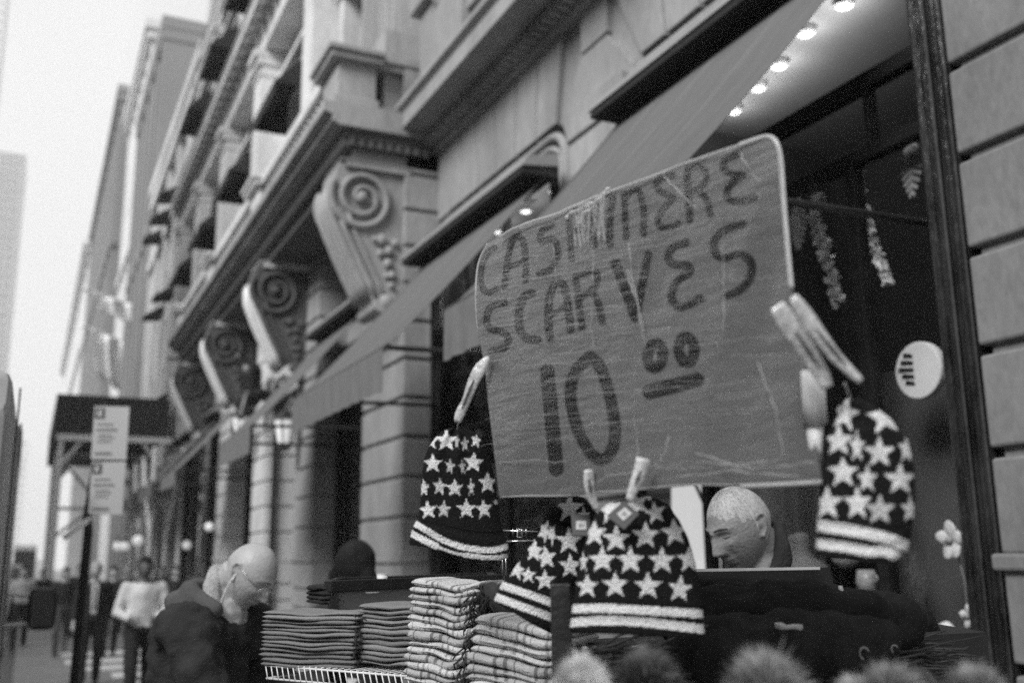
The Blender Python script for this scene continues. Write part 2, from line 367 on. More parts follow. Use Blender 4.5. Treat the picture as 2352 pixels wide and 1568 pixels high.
# scrolled brackets ---------------------------------------------------
def bracket(y0, m, w=.62, ms=None):
    """console: big volute under the slab, S-shaped body tapering down to a small roll"""
    br = empty('bracket', (3.6, y0, 5.2), None, None); br.parent = B; br.location = Vector((3.6, y0, 5.2))-B.location
    def bld(mb, name, mm=m, **k):
        o = mb.build(name, mm, None, **k); o.data.transform(Matrix.Translation((-3.6, -y0, -5.2))); o.parent = br; return o
    cx, cz, R = 3.10, 5.58, .37
    prof = [(3.66, 6.0), (2.86, 6.0), (2.80, 5.92)]
    prof += [(cx+R*math.cos(a)*1.0, cz+R*math.sin(a)) for a in np.linspace(rad(150), rad(215), 6)]
    prof += [(2.86, 5.25), (2.96, 5.02), (3.06, 4.82), (3.16, 4.62), (3.24, 4.48), (3.27, 4.38), (3.35, 4.32), (3.45, 4.34), (3.52, 4.42), (3.60, 4.5), (3.66, 4.6)]
    body = bld(MB().prism([(x, y0+.04, z) for x, z in prof], (0, w-.08, 0)), 'scroll_body', ms or m, bevel=.02)
    for side, ys_ in ((0, y0), (1, y0+w)):
        vol = MB()
        sp = []; rr = []
        for k in range(70):
            t = k/69; a = rad(150)-t*rad(360*2.35)
            r = R*(1-t)**.85*.92+.03
            sp.append((cx+r*math.cos(-a+rad(300))*1, ys_+(.02-.03*t if side == 0 else -.02), cz+r*math.sin(-a+rad(300)))); rr.append(.048*(1-t*.55))
        vol.tube(sp, rr, 8)
        vol.ball((cx, ys_, cz), .075, 6)
        # raised fillet following the S edge
        e = [(2.80, 5.42), (2.88, 5.2), (2.98, 5.0), (3.08, 4.8), (3.18, 4.6), (3.26, 4.44)]
        vol.tube([(x+.03, ys_+(.015 if side == 0 else -.015), z) for x, z in e], .03, 6)
        vol.tube([(x+.14, ys_+(.02 if side == 0 else -.02), z) for x, z in e], .022, 6)
        for k, (x, z, r) in enumerate(((3.34, 5.12, .07), (3.43, 5.0, .06), (3.33, 4.96, .05), (3.42, 4.85, .06), (3.47, 4.72, .05), (3.40, 4.70, .035), (3.46, 4.6, .04), (3.5, 5.1, .05), (3.26, 5.12, .04))):
            vol.ball((x, ys_+.01, z), r, 5, (1, .6, 1))
        vol.ball((3.40, ys_+.01, 4.40), .09, 6, (1, .6, 1))
        bld(vol, 'volute', ms or m, smooth=True)
    fr = MB()                                          # fluted outer face
    for k in range(5):
        yy = y0+.08+k*(w-.16)/4
        fr.tube([(x-.01, yy, z) for x, z in ((2.76, 5.7), (2.76, 5.45), (2.85, 5.22), (2.95, 5.0), (3.05, 4.8), (3.15, 4.6), (3.23, 4.44))], .035, 6)
    bld(fr, 'flutes', smooth=True)
    bld(MB().tube([(3.34, y0-.02, 4.36), (3.34, y0+w+.02, 4.36)], .085, 12), 'bottom_roll')
    bld(MB().box(2.84, 3.66, y0-.03, y0+w+.03, 6.003, 6.018).box(2.9, 3.66, y0-.02, y0+w+.02, 5.93, 6.0), 'abacus')
    return br
bracket(10.32, M_stone2); bracket(14.72, M_stonef, ms=M_shade); bracket(19.05, M_stonef, ms=M_shade); bracket(23.5, M_stonef, ms=M_shade)  # far brackets: shade coloured into bodies and volutes, outer flutes stay pale

# shop fronts ---------------------------------------------------------
def storefront(y0, y1, x, muls, trans, zs=1.22, zt=5.05, name='shop_window', m=M_shop, deep=1.6, glassm=M_glass, interior=True):
    f = MB(); j = .08
    f.box(x-.03, x+.08, y0, y0+j, 0, zt).box(x-.03, x+.08, y1-j, y1, 0, zt).box(x-.02, x+.08, y0+j, y1-j, zt-.1, zt)
    f.box(x-.06, x+.1, y0+j, y1-j, zs-.1, zs).box(x+.02, x+.08, y0+j, y1-j, 0, zs-.1)
    for z, h in trans: f.box(x-.015, x+.07, y0+j, y1-j, z, z+h)
    for y, w_, za, zb in muls: f.box(x-.012, x+.065, y, y+w_, za, zb)
    wd = f.build(name, m, B, bevel=.006)
    MB().add([(x+.02, y0+j, zs), (x+.02, y1-j, zs), (x+.02, y1-j, zt-.1), (x+.02, y0+j, zt-.1)], [(0, 1, 2, 3)]).build('pane', glassm, wd)
    if interior:
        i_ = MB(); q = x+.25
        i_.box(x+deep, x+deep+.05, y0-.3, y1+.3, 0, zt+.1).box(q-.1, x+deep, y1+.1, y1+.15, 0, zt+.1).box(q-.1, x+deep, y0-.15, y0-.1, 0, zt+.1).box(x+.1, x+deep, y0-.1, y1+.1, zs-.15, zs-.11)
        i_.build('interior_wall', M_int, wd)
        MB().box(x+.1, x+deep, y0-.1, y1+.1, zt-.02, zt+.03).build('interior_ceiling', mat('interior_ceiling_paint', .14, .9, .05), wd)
    return wd
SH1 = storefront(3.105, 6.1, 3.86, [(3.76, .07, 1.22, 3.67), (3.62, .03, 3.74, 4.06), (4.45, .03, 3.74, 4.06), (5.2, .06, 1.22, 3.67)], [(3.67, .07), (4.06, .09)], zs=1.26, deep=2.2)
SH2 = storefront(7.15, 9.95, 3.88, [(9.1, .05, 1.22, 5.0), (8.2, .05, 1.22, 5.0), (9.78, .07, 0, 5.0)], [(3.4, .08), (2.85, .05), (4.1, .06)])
# heavy moulded jamb beside the right stone pier
jm = MB()
for x, y, r in ((3.63, 3.085, .022), (3.625, 3.045, .012), (3.60, 3.005, .016), (3.62, 2.96, .014), (3.61, 2.925, .012)):
    jm.tube([(x, y, 0), (x, y, 5.2)], r, 10)
jm.box(3.635, 3.9, 2.905, 3.10, 0, 5.2).box(3.60, 3.66, 2.965, 2.98, 0, 5.2)
jm.build('moulded_jamb', M_frame, SH1)
MB().tube([(3.8, 9.86, .2), (3.8, 9.86, 4.45)], .045, 10).tube([(3.8, 9.7, .2), (3.8, 9.7, 4.45)], .03, 10).ball((3.8, 9.83, 4.5), .09, 6).build('iron_post', M_dark, SH2, smooth=True)
for y0, y1 in ((11.8, 14.1), (18.5, 20.8)):
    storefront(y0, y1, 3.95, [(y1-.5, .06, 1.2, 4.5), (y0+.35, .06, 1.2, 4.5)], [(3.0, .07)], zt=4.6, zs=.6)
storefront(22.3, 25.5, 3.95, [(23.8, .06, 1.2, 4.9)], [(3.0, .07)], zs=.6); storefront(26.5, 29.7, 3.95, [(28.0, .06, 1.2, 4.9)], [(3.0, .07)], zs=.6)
dr = MB().box(4.3, 4.36, 15.25, 17.35, 0, 5.3).box(3.7, 3.76, 15.26, 15.34, 0, 4.6).box(3.7, 3.76, 17.26, 17.34, 0, 4.6).box(3.7, 4.3, 15.34, 17.26, 4.2, 4.28)
dr.build('doorway', mat('dark_doorway', .008, .7, .2), B)
MB().box(4.2, 4.29, 15.4, 16.28, .1, 3.6).box(4.2, 4.29, 16.32, 17.2, .1, 3.6).build('door', M_frame, B, bevel=.02)
# downlights in the shop ceiling
def downlight(x, y, z, e, name='ceiling_lamp', lab='', pw=18):
    r = empty(name, (x, y, z), lab, 'ceiling lamp', 'round downlights in the shop ceilings')
    MB().tube([(x, y, z-.012), (x, y, z+.03)], .06, 16).build('lamp_rim', mat('grey_metal', .22, .5, .1), r)
    MB().tube([(x, y, z-.02), (x, y, z-.013)], .045, 16).build('lamp_lens', mat('lamp_glow', .4, .4, 0, emit=e), r)
    l = bpy.data.lights.new('downlight', 'POINT'); l.energy = pw; l.shadow_soft_size = .05
    o = bpy.data.objects.new('downlight', l); COL.objects.link(o); o.parent = r; o.location = (0, 0, -.16)
ords = ['nearest', 'second', 'third', 'fourth', 'fifth', 'sixth', 'seventh', 'eighth']
for k, (x, y) in enumerate(((4.37, 4.22), (4.39, 4.59), (4.53, 5.02), (4.62, 5.36), (4.7, 5.75))):
    downlight(x, y, 5.0, .15, lab='round glowing downlight in the near shop ceiling, '+ords[k]+' from the street corner pier', pw=3.2 if k < 3 else 2.2)
for k, y in enumerate((7.7, 8.3, 9.0, 9.6)):
    downlight(4.15, y, 4.93, .15, lab='round glowing downlight in the far shop ceiling behind the sign, '+ords[k]+' in its row', pw=2.0)

# big shop awnings ----------------------------------------------------
def awning(y0, y1, lab, X1=3.62, Z1=4.68, X0=2.3, Z0=3.16, val=.32, m=M_fabric):
    r = empty('shop_awning', (X1, (y0+y1)/2, Z1), lab, 'awning', 'retractable awnings along the shop fronts')
    mb = MB(); n = 14; ny = 12; vs = []
    for i in range(n+1):
        t = i/n
        for k in range(ny+1):
            s = k/ny; sag = .035*math.sin(math.pi*t)*(1+.25*math.sin(s*9))
            vs.append((X1+(X0-X1)*t, y0+(y1-y0)*s, Z1+(Z0-Z1)*t-sag))
    mb.add(vs, grid_faces(n+1, ny+1)); mb.build('fabric', m, r, smooth=True, solid=.004)
    for s_ in (.25, .5, .75):
        yy = y0+(y1-y0)*s_
        MB().tube([(X1+(X0-X1)*t, yy+.004*math.sin(t*9), Z1+(Z0-Z1)*t-.035*math.sin(math.pi*t)*(1+.25*math.sin(s_*9))-.004) for t in np.linspace(.02, .98, 12)], .007, 6).build('seam', mat('valance_canvas', .15), r)
    v = MB(); vs = []
    for i in range(3):
        for k in range(61):
            vs.append((X0-.03+.006*math.sin(k*1.1)*i, y0+(y1-y0)*k/60, Z0-.01-val*i/2))
    v.add(vs, grid_faces(3, 61)); v.build('valance', mat('valance_canvas', .15, .95, .12, 3), r, solid=.004)
    bx = MB().prism([(X1-.20, y0-.06, Z1+.02), (X1+.12, y0-.06, Z1+.02), (X1+.12, y0-.06, Z1+.10), (X1-.20, y0-.06, Z1+.06)], (0, y1-y0+.12, 0))
    bx.build('housing', M_black_fab, r)
    MB().prism([(X1-.21, y0-.08, Z1+.075), (X1+.13, y0-.08, Z1+.115), (X1+.13, y0-.08, Z1+.23), (X1-.16, y0-.08, Z1+.16)], (0, y1-y0+.16, 0)).build('housing_lit_top', mat('grey_metal', .22, .5, .1), r)  # grey colour stands for sky light on top of the dark box
    MB().tube([(X0, y0-.03, Z0), (X0, y1+.03, Z0)], .022, 10).build('front_bar', M_dark, r)
    for yy in (y0+.02, y1-.02):
        MB().tube([(X0, yy, Z0), (3.86, yy, Z0+.03)], .02, 8).build('arm', M_dark, r)
    return r
awning(3.26, 5.72, 'pale grey canvas awning over the nearest shop window, behind the cardboard sign')
awning(6.95, 9.8, 'grey canvas awning over the second shop window, its valance showing left of the sign')
awning(11.9, 14.0, 'small grey canvas awning beyond the rusticated pier')
awning(18.6, 20.8, 'grey canvas awning just past the dark doorway', val=.25)
awning(22.4, 25.4, 'far grey canvas awning, next to last in the row', val=.25)
awning(26.6, 29.6, 'farthest grey canvas awning before the scaffold shed', val=.25)

# wall lanterns --------------------------------------------------------
def lantern(x, y, z, lab, s=1.0):
    r = empty('wall_lantern', (x, y, z), lab, 'lantern', 'lanterns by the doorway')
    fr = MB().tube([(x+.35*s, y, z+.45*s), (x+.1*s, y, z+.55*s), (x, y, z+.35*s)], .03*s, 8)
    fr.tube([(x, y, z+.35*s), (x, y, z+.28*s), (x, y, z+.2*s)], [.04*s, .12*s, .2*s], 12).tube([(x, y, z-.28*s), (x, y, z-.22*s)], [.06*s, .12*s], 12)
    for k in range(6):
        a = k*math.pi/3; fr.tube([(x+.19*s*math.cos(a), y+.19*s*math.sin(a), z+.2*s), (x+.11*s*math.cos(a), y+.11*s*math.sin(a), z-.22*s)], .012*s, 5)
    fr.build('lantern_frame', M_dark, r)
    MB().tube([(x, y, z+.19*s), (x, y, z-.21*s)], [.17*s, .09*s], 12).build('lantern_glass', mat('frosted_glass', .7, .3, .05, emit=.15), r)
lantern(3.35, 14.9, 3.45, 'white glass wall lantern in black iron frame left of the awning valance', .95)
lantern(3.25, 18.0, 3.9, 'smaller black wall lantern beyond the doorway', .8)
# carved iron ornament over the doorway
r = empty('carved_ornament', (3.3, 17.3, 4.6), 'dark carved figure ornament perched above the doorway', 'ornament')
ob = [((3.3, 17.3, 4.3), (3.25, 17.3, 4.75), .16, .22), ((3.25, 17.3, 4.75), (3.05, 17.25, 5.0), .16, .1), ((3.3, 17.3, 4.5), (3.1, 17.5, 4.2), .12, .07), ((3.4, 17.2, 4.4), (3.7, 17.3, 4.3), .1, .1), ((3.2, 17.2, 4.3), (3.1, 17.1, 3.95), .09, .06)]
remesh_body('carving', ob, M_dark, r, .03)
# ================================================================== FARTHER BUILDINGS
def far_building(label, x0, x1, y0, y1, z1, m, floors, fh, wm, side=-1, cornice=.5, name='tall_building', bayw=2.6, winh=1.7, z0=4.0, sills=True):
    r = empty(name, ((x0+x1)/2, (y0+y1)/2, 0), label, 'building')
    MB().box(x0+.25, x1, y0, y1, -.1, z1).build('wall', m, r)
    c = MB(); n = max(1, int((y1-y0)/bayw)); bw_ = (y1-y0)/n
    for k in range(n+1):                               # pilasters
        y = y0+k*bw_; c.box(x0, x0+.249, max(y0+.002, y-.35), min(y1-.002, y+.35), .1, z1-1.2)
    c.build('pilasters', m, r)
    c = MB().box(x0-cornice, x1-.02, y0-cornice, y1, z1-1.2, z1-.6).box(x0-cornice*1.6, x1-.04, y0-cornice*1.6, y1, z1-.6, z1+.002)
    zb = z0+fh*floors*.62
    c.box(x0-cornice*.6, x0+.2, y0-.2, y1, zb, zb+.45)
    c.build('cornice', m, r)
    cnt = 0; rest = MB()
    for f in range(floors):
        z = z0+f*fh
        if z+winh > z1-1.5: break
        for k in range(n):
            ya = y0+(k+.5)*bw_-.5
            if cnt < 60:
                wd = MB().box(x0+.10, x0+.244, ya-.08, ya+1.08, z-.12, z+winh+.12).build('window', m, r)
                MB().box(x0+.09, x0+.099, ya, ya+1.0, z, z+winh).build('pane', wm, wd)
            else: rest.box(x0+.15, x0+.24, ya, ya+1.0, z, z+winh)
            cnt += 1
    if rest.v: tag(rest.build('windows', wm, r), kind='stuff')
    sw = MB()                                          # windows in the wall that looks down the street
    for f in range(floors):
        z = z0+f*fh
        if z+winh > z1-1.5: break
        x = x0+1.6
        while x < x1-1.5: sw.box(x, x+1.1, y0-.02, y0+.05, z, z+winh); x += 3.0
    if sw.v: tag(sw.build('side_windows', wm, r), kind='stuff')
    return r
M_fw = mat('distant_glass', .10, .25, .2, .3)
M_fwl = mat('bright_distant_glass', .42, .4, .2, .3)
b1b = far_building('light stone building with black window awnings just past the scaffold shed', 4.0, 18, 31.6, 46.5, 18.3, M_stonef, 4, 3.7, M_fwl, name='office_building', bayw=2.75, z0=5.0, cornice=.12)
for z, yy in ((10.95, (35.8, 39.0)), (14.7, (36.0, 38.7, 41.4)), (7.2, (36.2,))):
    for y in yy:
        MB().prism([(3.95, y-.6, z), (3.25, y-.6, z-.5), (3.95, y-.6, z-.4)], (0, 1.2, 0)).build('window_awning', M_black_fab, b1b)
bg2 = far_building('tall mid grey building with a plain side wall above the light stone one', 4.0, 26, 47.0, 60, 27.4, M_fargrey, 6, 3.4, M_fw, cornice=.06)
for x, z in ((5.6, 21.0), (6.2, 16.5), (5.0, 17.2)):
    MB().tube([(x, 46.98, z), (x, 46.8, z)], .55, 14).build('round_window', M_stonef, bg2)
far_building('pale set-back tower between the grey building and the corniced one', 4.6, 24, 62, 78, 35.0, M_far, 8, 3.5, M_fwl, cornice=.3, name='pale_tower')
far_building('grey corniced building fourth in the row on the shop side', 4.0, 24, 80, 122, 38.6, M_fargrey, 9, 3.8, M_fw, cornice=.22, name='corniced_building', bayw=3.2)
far_building('distant pale block ending the row above the hanging flags', 4.0, 26, 126, 220, 39.0, M_far, 9, 3.9, M_fw, cornice=.5, name='distant_block', bayw=6)
far_building('very faint far tower at the left edge of the view, the taller one', -50, -28.5, 470, 500, 290, M_far, 60, 4.6, M_fw, cornice=.2, name='far_tower', bayw=5)
far_building('hazy stepped far tower right of the tallest one', -26.5, -14.9, 500, 530, 189, M_far, 44, 4.6, M_fw, cornice=.2, name='hazy_tower', bayw=5)
far_building('low faint far building at the street end', -14, -4.0, 620, 650, 66, M_far, 12, 4.6, M_fw, cornice=.2, name='low_far_building', bayw=5)
for y0, y1, z, lb in ((-21, 13, 14.5, 'unseen brick building across the street beside the viewer, added to shade the shops'), (14, 30, 32, 'unseen taller brick building across the street, added to darken the shop glass'), (31, 70, 17, 'unseen long brick building across the street farther down, added to darken reflections')):
    r = empty('unseen_shade_building', (-20, (y0+y1)/2, 0), lb, 'building')  # unseen blocks, added to shade the facade and darken its glass
    MB().box(-30, -15.5, y0, y1, -.1, z).build('wall', mat('brown_brick', .17, .9, .12, 2), r)
    q = MB()
    for f in range(int(z/3.6)):
        y = y0+1.2
        while y < y1-1.4: q.box(-15.55, -15.46, y, y+1.2, 1.2+f*3.6, 3.2+f*3.6); y += 2.5
    tag(q.build('windows', M_fw, r), kind='stuff')
    MB().box(-30, -15.0, y0, y1, z, z+.5).build('cornice', M_fargrey, r)

# flags on slanted poles ----------------------------------------------
def flag(px0, py0, px1, py1, Yd, lab, drop, m):
    a = onx(px1, py1, 4.0)*0+ony(px1, py1, Yd); b = ony(px0, py0, Yd-1.0)
    r = empty('flagpole', a, lab, 'flag', 'flags on the far facades')
    MB().tube([a, b], .07, 8).ball(b, .13, 6).build('pole', M_white, r)
    vs = []; n = 14
    for i in range(n+1):
        t = .12+.7*i/n; p = a+(b-a)*t
        for k in range(9):
            s = k/8; vs.append((p[0]+.12*math.sin(i*1.3+s*2)+s*.25, p[1]+.25*math.cos(i*1.1), p[2]-drop*s*(1-.35*t)-.5*math.sin(s*3)*t))
    MB().add(vs, grid_faces(n+1, 9)).build('flag_cloth', m, r, smooth=True, solid=.01)
M_flag = mat('pale_flag_cloth', .78, .8, .25, 1.0)
flag(196, 664, 335, 712, 55, 'upper pale flag draped from a slanted pole on the far facades', 1.1, M_flag)
flag(192, 748, 320, 800, 62, 'lower pale flag hanging below the first one', 3.4, M_flag)

# sidewalk shed ---------------------------------------------------------
sh = empty('scaffold_shed', (1.9, 33, 0), 'dark green-grey boarded sidewalk shed on white braced posts, spanning the far sidewalk', 'scaffold')
MB().box(.42, 3.42, 30, 30.05, 5.0, 6.1).box(.42, .47, 30.05, 41, 5.0, 6.1).box(3.37, 3.42, 30.05, 41, 5.0, 6.1).box(.47, 3.37, 30.06, 41, 5.0, 5.08).build('parapet', mat('shed_boards', .022, .8, .12, 2), sh)
pb = MB()
MB().box(.5, 3.5, 29.9, 30.0, 4.82, 4.98).box(.6, 3.4, 34.9, 35.0, 4.82, 4.98).build('beam', M_white, sh)
for y in (30, 33, 36, 39):
    for x in (.62, 3.25):
        MB().tube([(x, y, 0), (x, y, 4.85)], .075, 8).build('post', M_white, sh)
        s_ = 1 if x < 2 else -1
        MB().tube([(x, y, 4.1), (x+.5*s_, y, 4.8)], .05, 6).build('corner_brace', M_white, sh)
for x in (.62, 3.25):
    pb.tube([(x, 30, 3.2), (x, 39, 3.2)], .04, 6).tube([(x, 30, 2.4), (x, 33, 4.4)], .035, 6).tube([(x, 33, 4.4), (x, 36, 2.4)], .035, 6).tube([(x, 30, 4.4), (x, 33, 2.4)], .035, 6)
pb.tube([(.62, 33, 3.1), (3.25, 33, 3.1)], .05, 6).tube([(.62, 33, 4.7), (2.0, 33, 3.1)], .05, 6).tube([(3.25, 33, 4.7), (2.0, 33, 3.1)], .05, 6).tube([(.62, 36, 2.2), (3.2, 36, 4.4)], .05, 6)
pb.build('cross_braces', M_white, sh)
# a second, nearer frame of white pipe scaffold by the facade
sc = empty('pipe_scaffold', (3.1, 25, 0), 'white pipe scaffold frame standing against the far shop fronts', 'scaffold')
q = MB()
for y in (24.9, 27.4, 29.6):
    for x in (2.55, 3.2): q.tube([(x, y, 0), (x, y, 4.2)], .05, 6)
    q.tube([(2.55, y, 3.0), (3.2, y, 3.0)], .04, 6)
q.tube([(2.55, 24.9, 3.0), (2.55, 29.6, 3.0)], .045, 6).tube([(2.55, 24.9, 2.0), (2.55, 27.4, 4.1)], .04, 6).tube([(2.55, 27.4, 2.0), (2.55, 29.6, 4.1)], .04, 6).tube([(3.2, 24.9, 4.1), (3.2, 27.4, 2.0)], .04, 6)
q.build('pipe_frame', M_white, sc)
# clutter of lamps and planters under the shed, things hanging about the shop fronts
for k, (px, py, Y, s, lb) in enumerate(((317, 1241, 26, .13, 'rightmost round globe lamp of three under the scaffold shed'), (287, 1254, 27, .11, 'middle globe lamp of three under the scaffold shed'), (270, 1254, 27, .11, 'leftmost globe lamp of three under the scaffold shed'), (480, 1209, 22, .09, 'small globe lamp high on the far shop fronts'), (429, 1251, 24, .1, 'small globe lamp low on the far shop fronts'))):
    p = ony(px, py, Y); r = empty('globe_lamp', p, lb, 'lamp', 'globe lamps along the far shop fronts')
    MB().ball(p, s, 8).build('globe', mat('lamp_globe', .85, .3, .02, emit=.12), r, smooth=True)
    MB().tube([p+np.array([0, 0, s*.9]), p+np.array([0, 0, s*2.2])], .02, 6).build('lamp_hook', M_dark, r)

# parking sign ------------------------------------------------------------
YS = 8.7
def ps(px, py, d=0): return ony(px, py, YS-d)
sg = empty('street_sign', ps(180, 1568), 'pair of pale parking notices on a dark pole with an angled arrow blade', 'sign')
a, b = ps(203, 1215), ps(170, 1568); e = b+(b-a)*1.2
mb = MB(); mb.tube([ps(245, 925, -.05), ps(200, 1190, -.05), a, b, (b[0]-.03, b[1], 0)], .035, 8); mb.build('pole', M_dark, sg)
def plate(c, name, m, d=.0, th=.012): return MB().prism([ps(x, y, d) for x, y in c], (0, th, 0)).build(name, m, sg, bevel=.002)
M_plate = mat('sign_enamel', .6, .5, .06, 3); M_ink = mat('sign_ink', .09, .5, .1, 4)
for c, (ox, oy) in (([(218, 932), (298, 934), (290, 1056), (209, 1054)], (0, 0)), ([(212, 1060), (290, 1060), (281, 1182), (203, 1180)], (-7, 127))):
    pl_ = plate(c, 'sign_plate', M_plate, .06)
    def ink(pts, d=.064): return MB().prism([ps(x+ox, y+oy, d) for x, y in pts], (0, .003, 0))
    q = ink([(220, 936), (241, 936), (240, 960), (218, 960)]); o_ = q.build('symbol_box', M_ink, sg)
    g_ = MB()
    for pts in ([(228, 940), (236, 940), (235, 943), (230, 943)], [(226, 943), (230, 943), (229, 951), (225, 951)], [(229, 946), (235, 946), (234, 949), (229, 949)], [(225, 951), (235, 951), (234, 955), (224, 955)]):
        g_.prism([ps(x+ox, y+oy, .068) for x, y in pts], (0, .002, 0))
    g_.build('symbol', M_white, sg)
    t_ = MB()
    for yy, xa, xb, h in ((972, 226, 262, 3), (984, 224, 272, 4), (997, 230, 262, 2), (1004, 230, 266, 2), (1012, 228, 260, 2), (1038, 224, 264, 5)):
        x = xa
        while x < xb:
            wd_ = random.uniform(3, 7); yl = ox*0
            t_.prism([ps(x+ox-(yy-940)*.07, yy+oy, .064), ps(min(x+wd_, xb)+ox-(yy-940)*.07, yy+oy, .064), ps(min(x+wd_, xb)+ox-(yy-940)*.07, yy+oy+h, .064), ps(x+ox-(yy-940)*.07, yy+oy+h, .064)], (0, .002, 0)); x += wd_+1.2
    t_.build('small_print', mat('sign_small_print', .2, .5, .1), sg)
plate([(205, 1186), (215, 1188), (150, 1238), (140, 1232)], 'arrow_blade', M_plate, .03)
plate([(140, 1246), (150, 1240), (205, 1200), (200, 1190)], 'arrow_blade', M_flag, .05)

# white van with a big black door mirror ----------------------------------------
vn = empty('parked_van', (-1.2, 7, 0), 'light grey high-roofed van at the left edge with a large black mirror', 'van')
pf = [(5.0, .35), (9.9, .35), (9.98, .8), (9.95, 1.35), (9.9, 2.6), (9.4, 2.66), (7.0, 2.40), (5.1, 2.36), (5.0, 2.2)]
MB().prism([(-.10, y-.9, z) for y, z in pf], (-1.9, 0, 0)).build('body', mat('van_paint', .45, .35, .04), vn, bevel=.05)
MB().prism([(-.092, y-.9, z) for y, z in ((8.1, 1.5), (9.1, 1.5), (8.85, 2.2), (8.1, 2.3))], (-.006, 0, 0)).build('side_window', mat('van_glass', .02, .1, .1, spec=.8), vn)
MB().box(-.099, -.088, 4.2, 8.9, 1.0, 1.06).box(-.099, -.090, 7.1, 7.13, .5, 2.5).box(-.099, -.090, 5.6, 5.63, .5, 2.5).build('trim', M_dark, vn)
for y in (5.0, 8.0):
    wh = MB().tube([(-.35, y, .38), (-.08, y, .38)], .37, 24).build('wheel', mat('tyre_rubber', .02, .8, .1), vn)
    MB().tube([(-.09, y, .38), (-.07, y, .38)], .21, 16).build('rim', mat('grey_metal', .22, .5, .1), wh)
pm = P(97, 1397, 6.9); rv = np.array([.95, -.3, 0]); 
MB().ball((0, 0, 0), 1, 10, (1, 1, 1))
mr_ = MB(); vs = []
for i in range(9):
    dpt = (-.05, -.045, -.03, 0, .03, .05, .07, .08, .085)[i]; sc_ = (.80, .93, .99, 1, 1, .98, .9, .7, .35)[i]
    for k in range(32):
        a = 2*math.pi*k/32; cxx = abs(math.cos(a))**.45*math.copysign(1, math.cos(a))*.092*sc_; czz = abs(math.sin(a))**.45*math.copysign(1, math.sin(a))*.142*sc_
        vs.append(pm+np.array([cxx, dpt, czz]))
mr_.add(vs, [(i*32+k, i*32+(k+1) % 32, (i+1)*32+(k+1) % 32, (i+1)*32+k) for i in range(8) for k in range(32)]+[tuple(range(32))[::-1], tuple(range(8*32, 9*32))])
mo = mr_.build('mirror', mat('black_plastic', .012, .45, .1), vn, smooth=True)
MB().box(pm[0]-.07, pm[0]+.07, pm[1]-.056, pm[1]-.051, pm[2]-.115, pm[2]+.115).build('mirror_glass', mat('mirror_glass', .03, .08, .05, spec=.6), mo)
MB().tube([pm+np.array([-.08, .03, .09]), (-.11, pm[1]+.1, pm[2]+.1)], .014, 6).tube([pm+np.array([-.08, .03, -.1]), (-.11, pm[1]+.1, pm[2]-.11)], .014, 6).build('mirror_arm', M_white, mo)

# distant traffic and clutter at the left --------------------------------------
def far_car(x, y, lab, m, s=1.0):
    r = empty('parked_car', (x, y, -.13), lab, 'car', 'cars down the street')
    b_ = MB().prism([(x-.85, y, z_) for y, z_ in ((y-2, .25), (y+2, .25), (y+2.1, .75), (y+1.2, .85), (y+.6, 1.4), (y-1.1, 1.42), (y-2.05, .9))], (1.7, 0, 0)).build('body', m, r, bevel=.08)
    MB().box(x-.7, x+.7, y-1.75, y-1.62, .95, 1.3).build('rear_window', M_fw, r)
    for xx in (x-.65, x+.65): MB().box(xx-.12, xx+.12, y-2.12, y-2.06, .7, .85).build('tail_lamp', M_flag, r)
    for xx in (x-.8, x+.6):
        for yy in (y-1.3, y+1.3): MB().tube([(xx, yy, .2), (xx+.2, yy, .2)], .31, 12).build('wheel', M_dark, r)
far_car(-1.0, 34, 'dark car down the street beyond the van mirror', mat('dark_car_paint', .03, .3, .1))
far_car(-.9, 44, 'pale car farther down the street', mat('pale_car_paint', .4, .3, .05))
far_car(-3.6, 40, 'grey car in the outer lane down the street', mat('grey_metal', .22, .5, .1))
tk = empty('box_truck', (-.1, 78, 0), 'dark box truck far down the street at the left edge', 'truck')
MB().box(-.75, .6, 75, 80, .3, 2.5).build('cargo_box', mat('dark_car_paint', .03), tk, bevel=.05)
MB().box(-.7, .55, 74.9, 74.99, 2.2, 2.45).build('rear_panel', M_plate, tk)

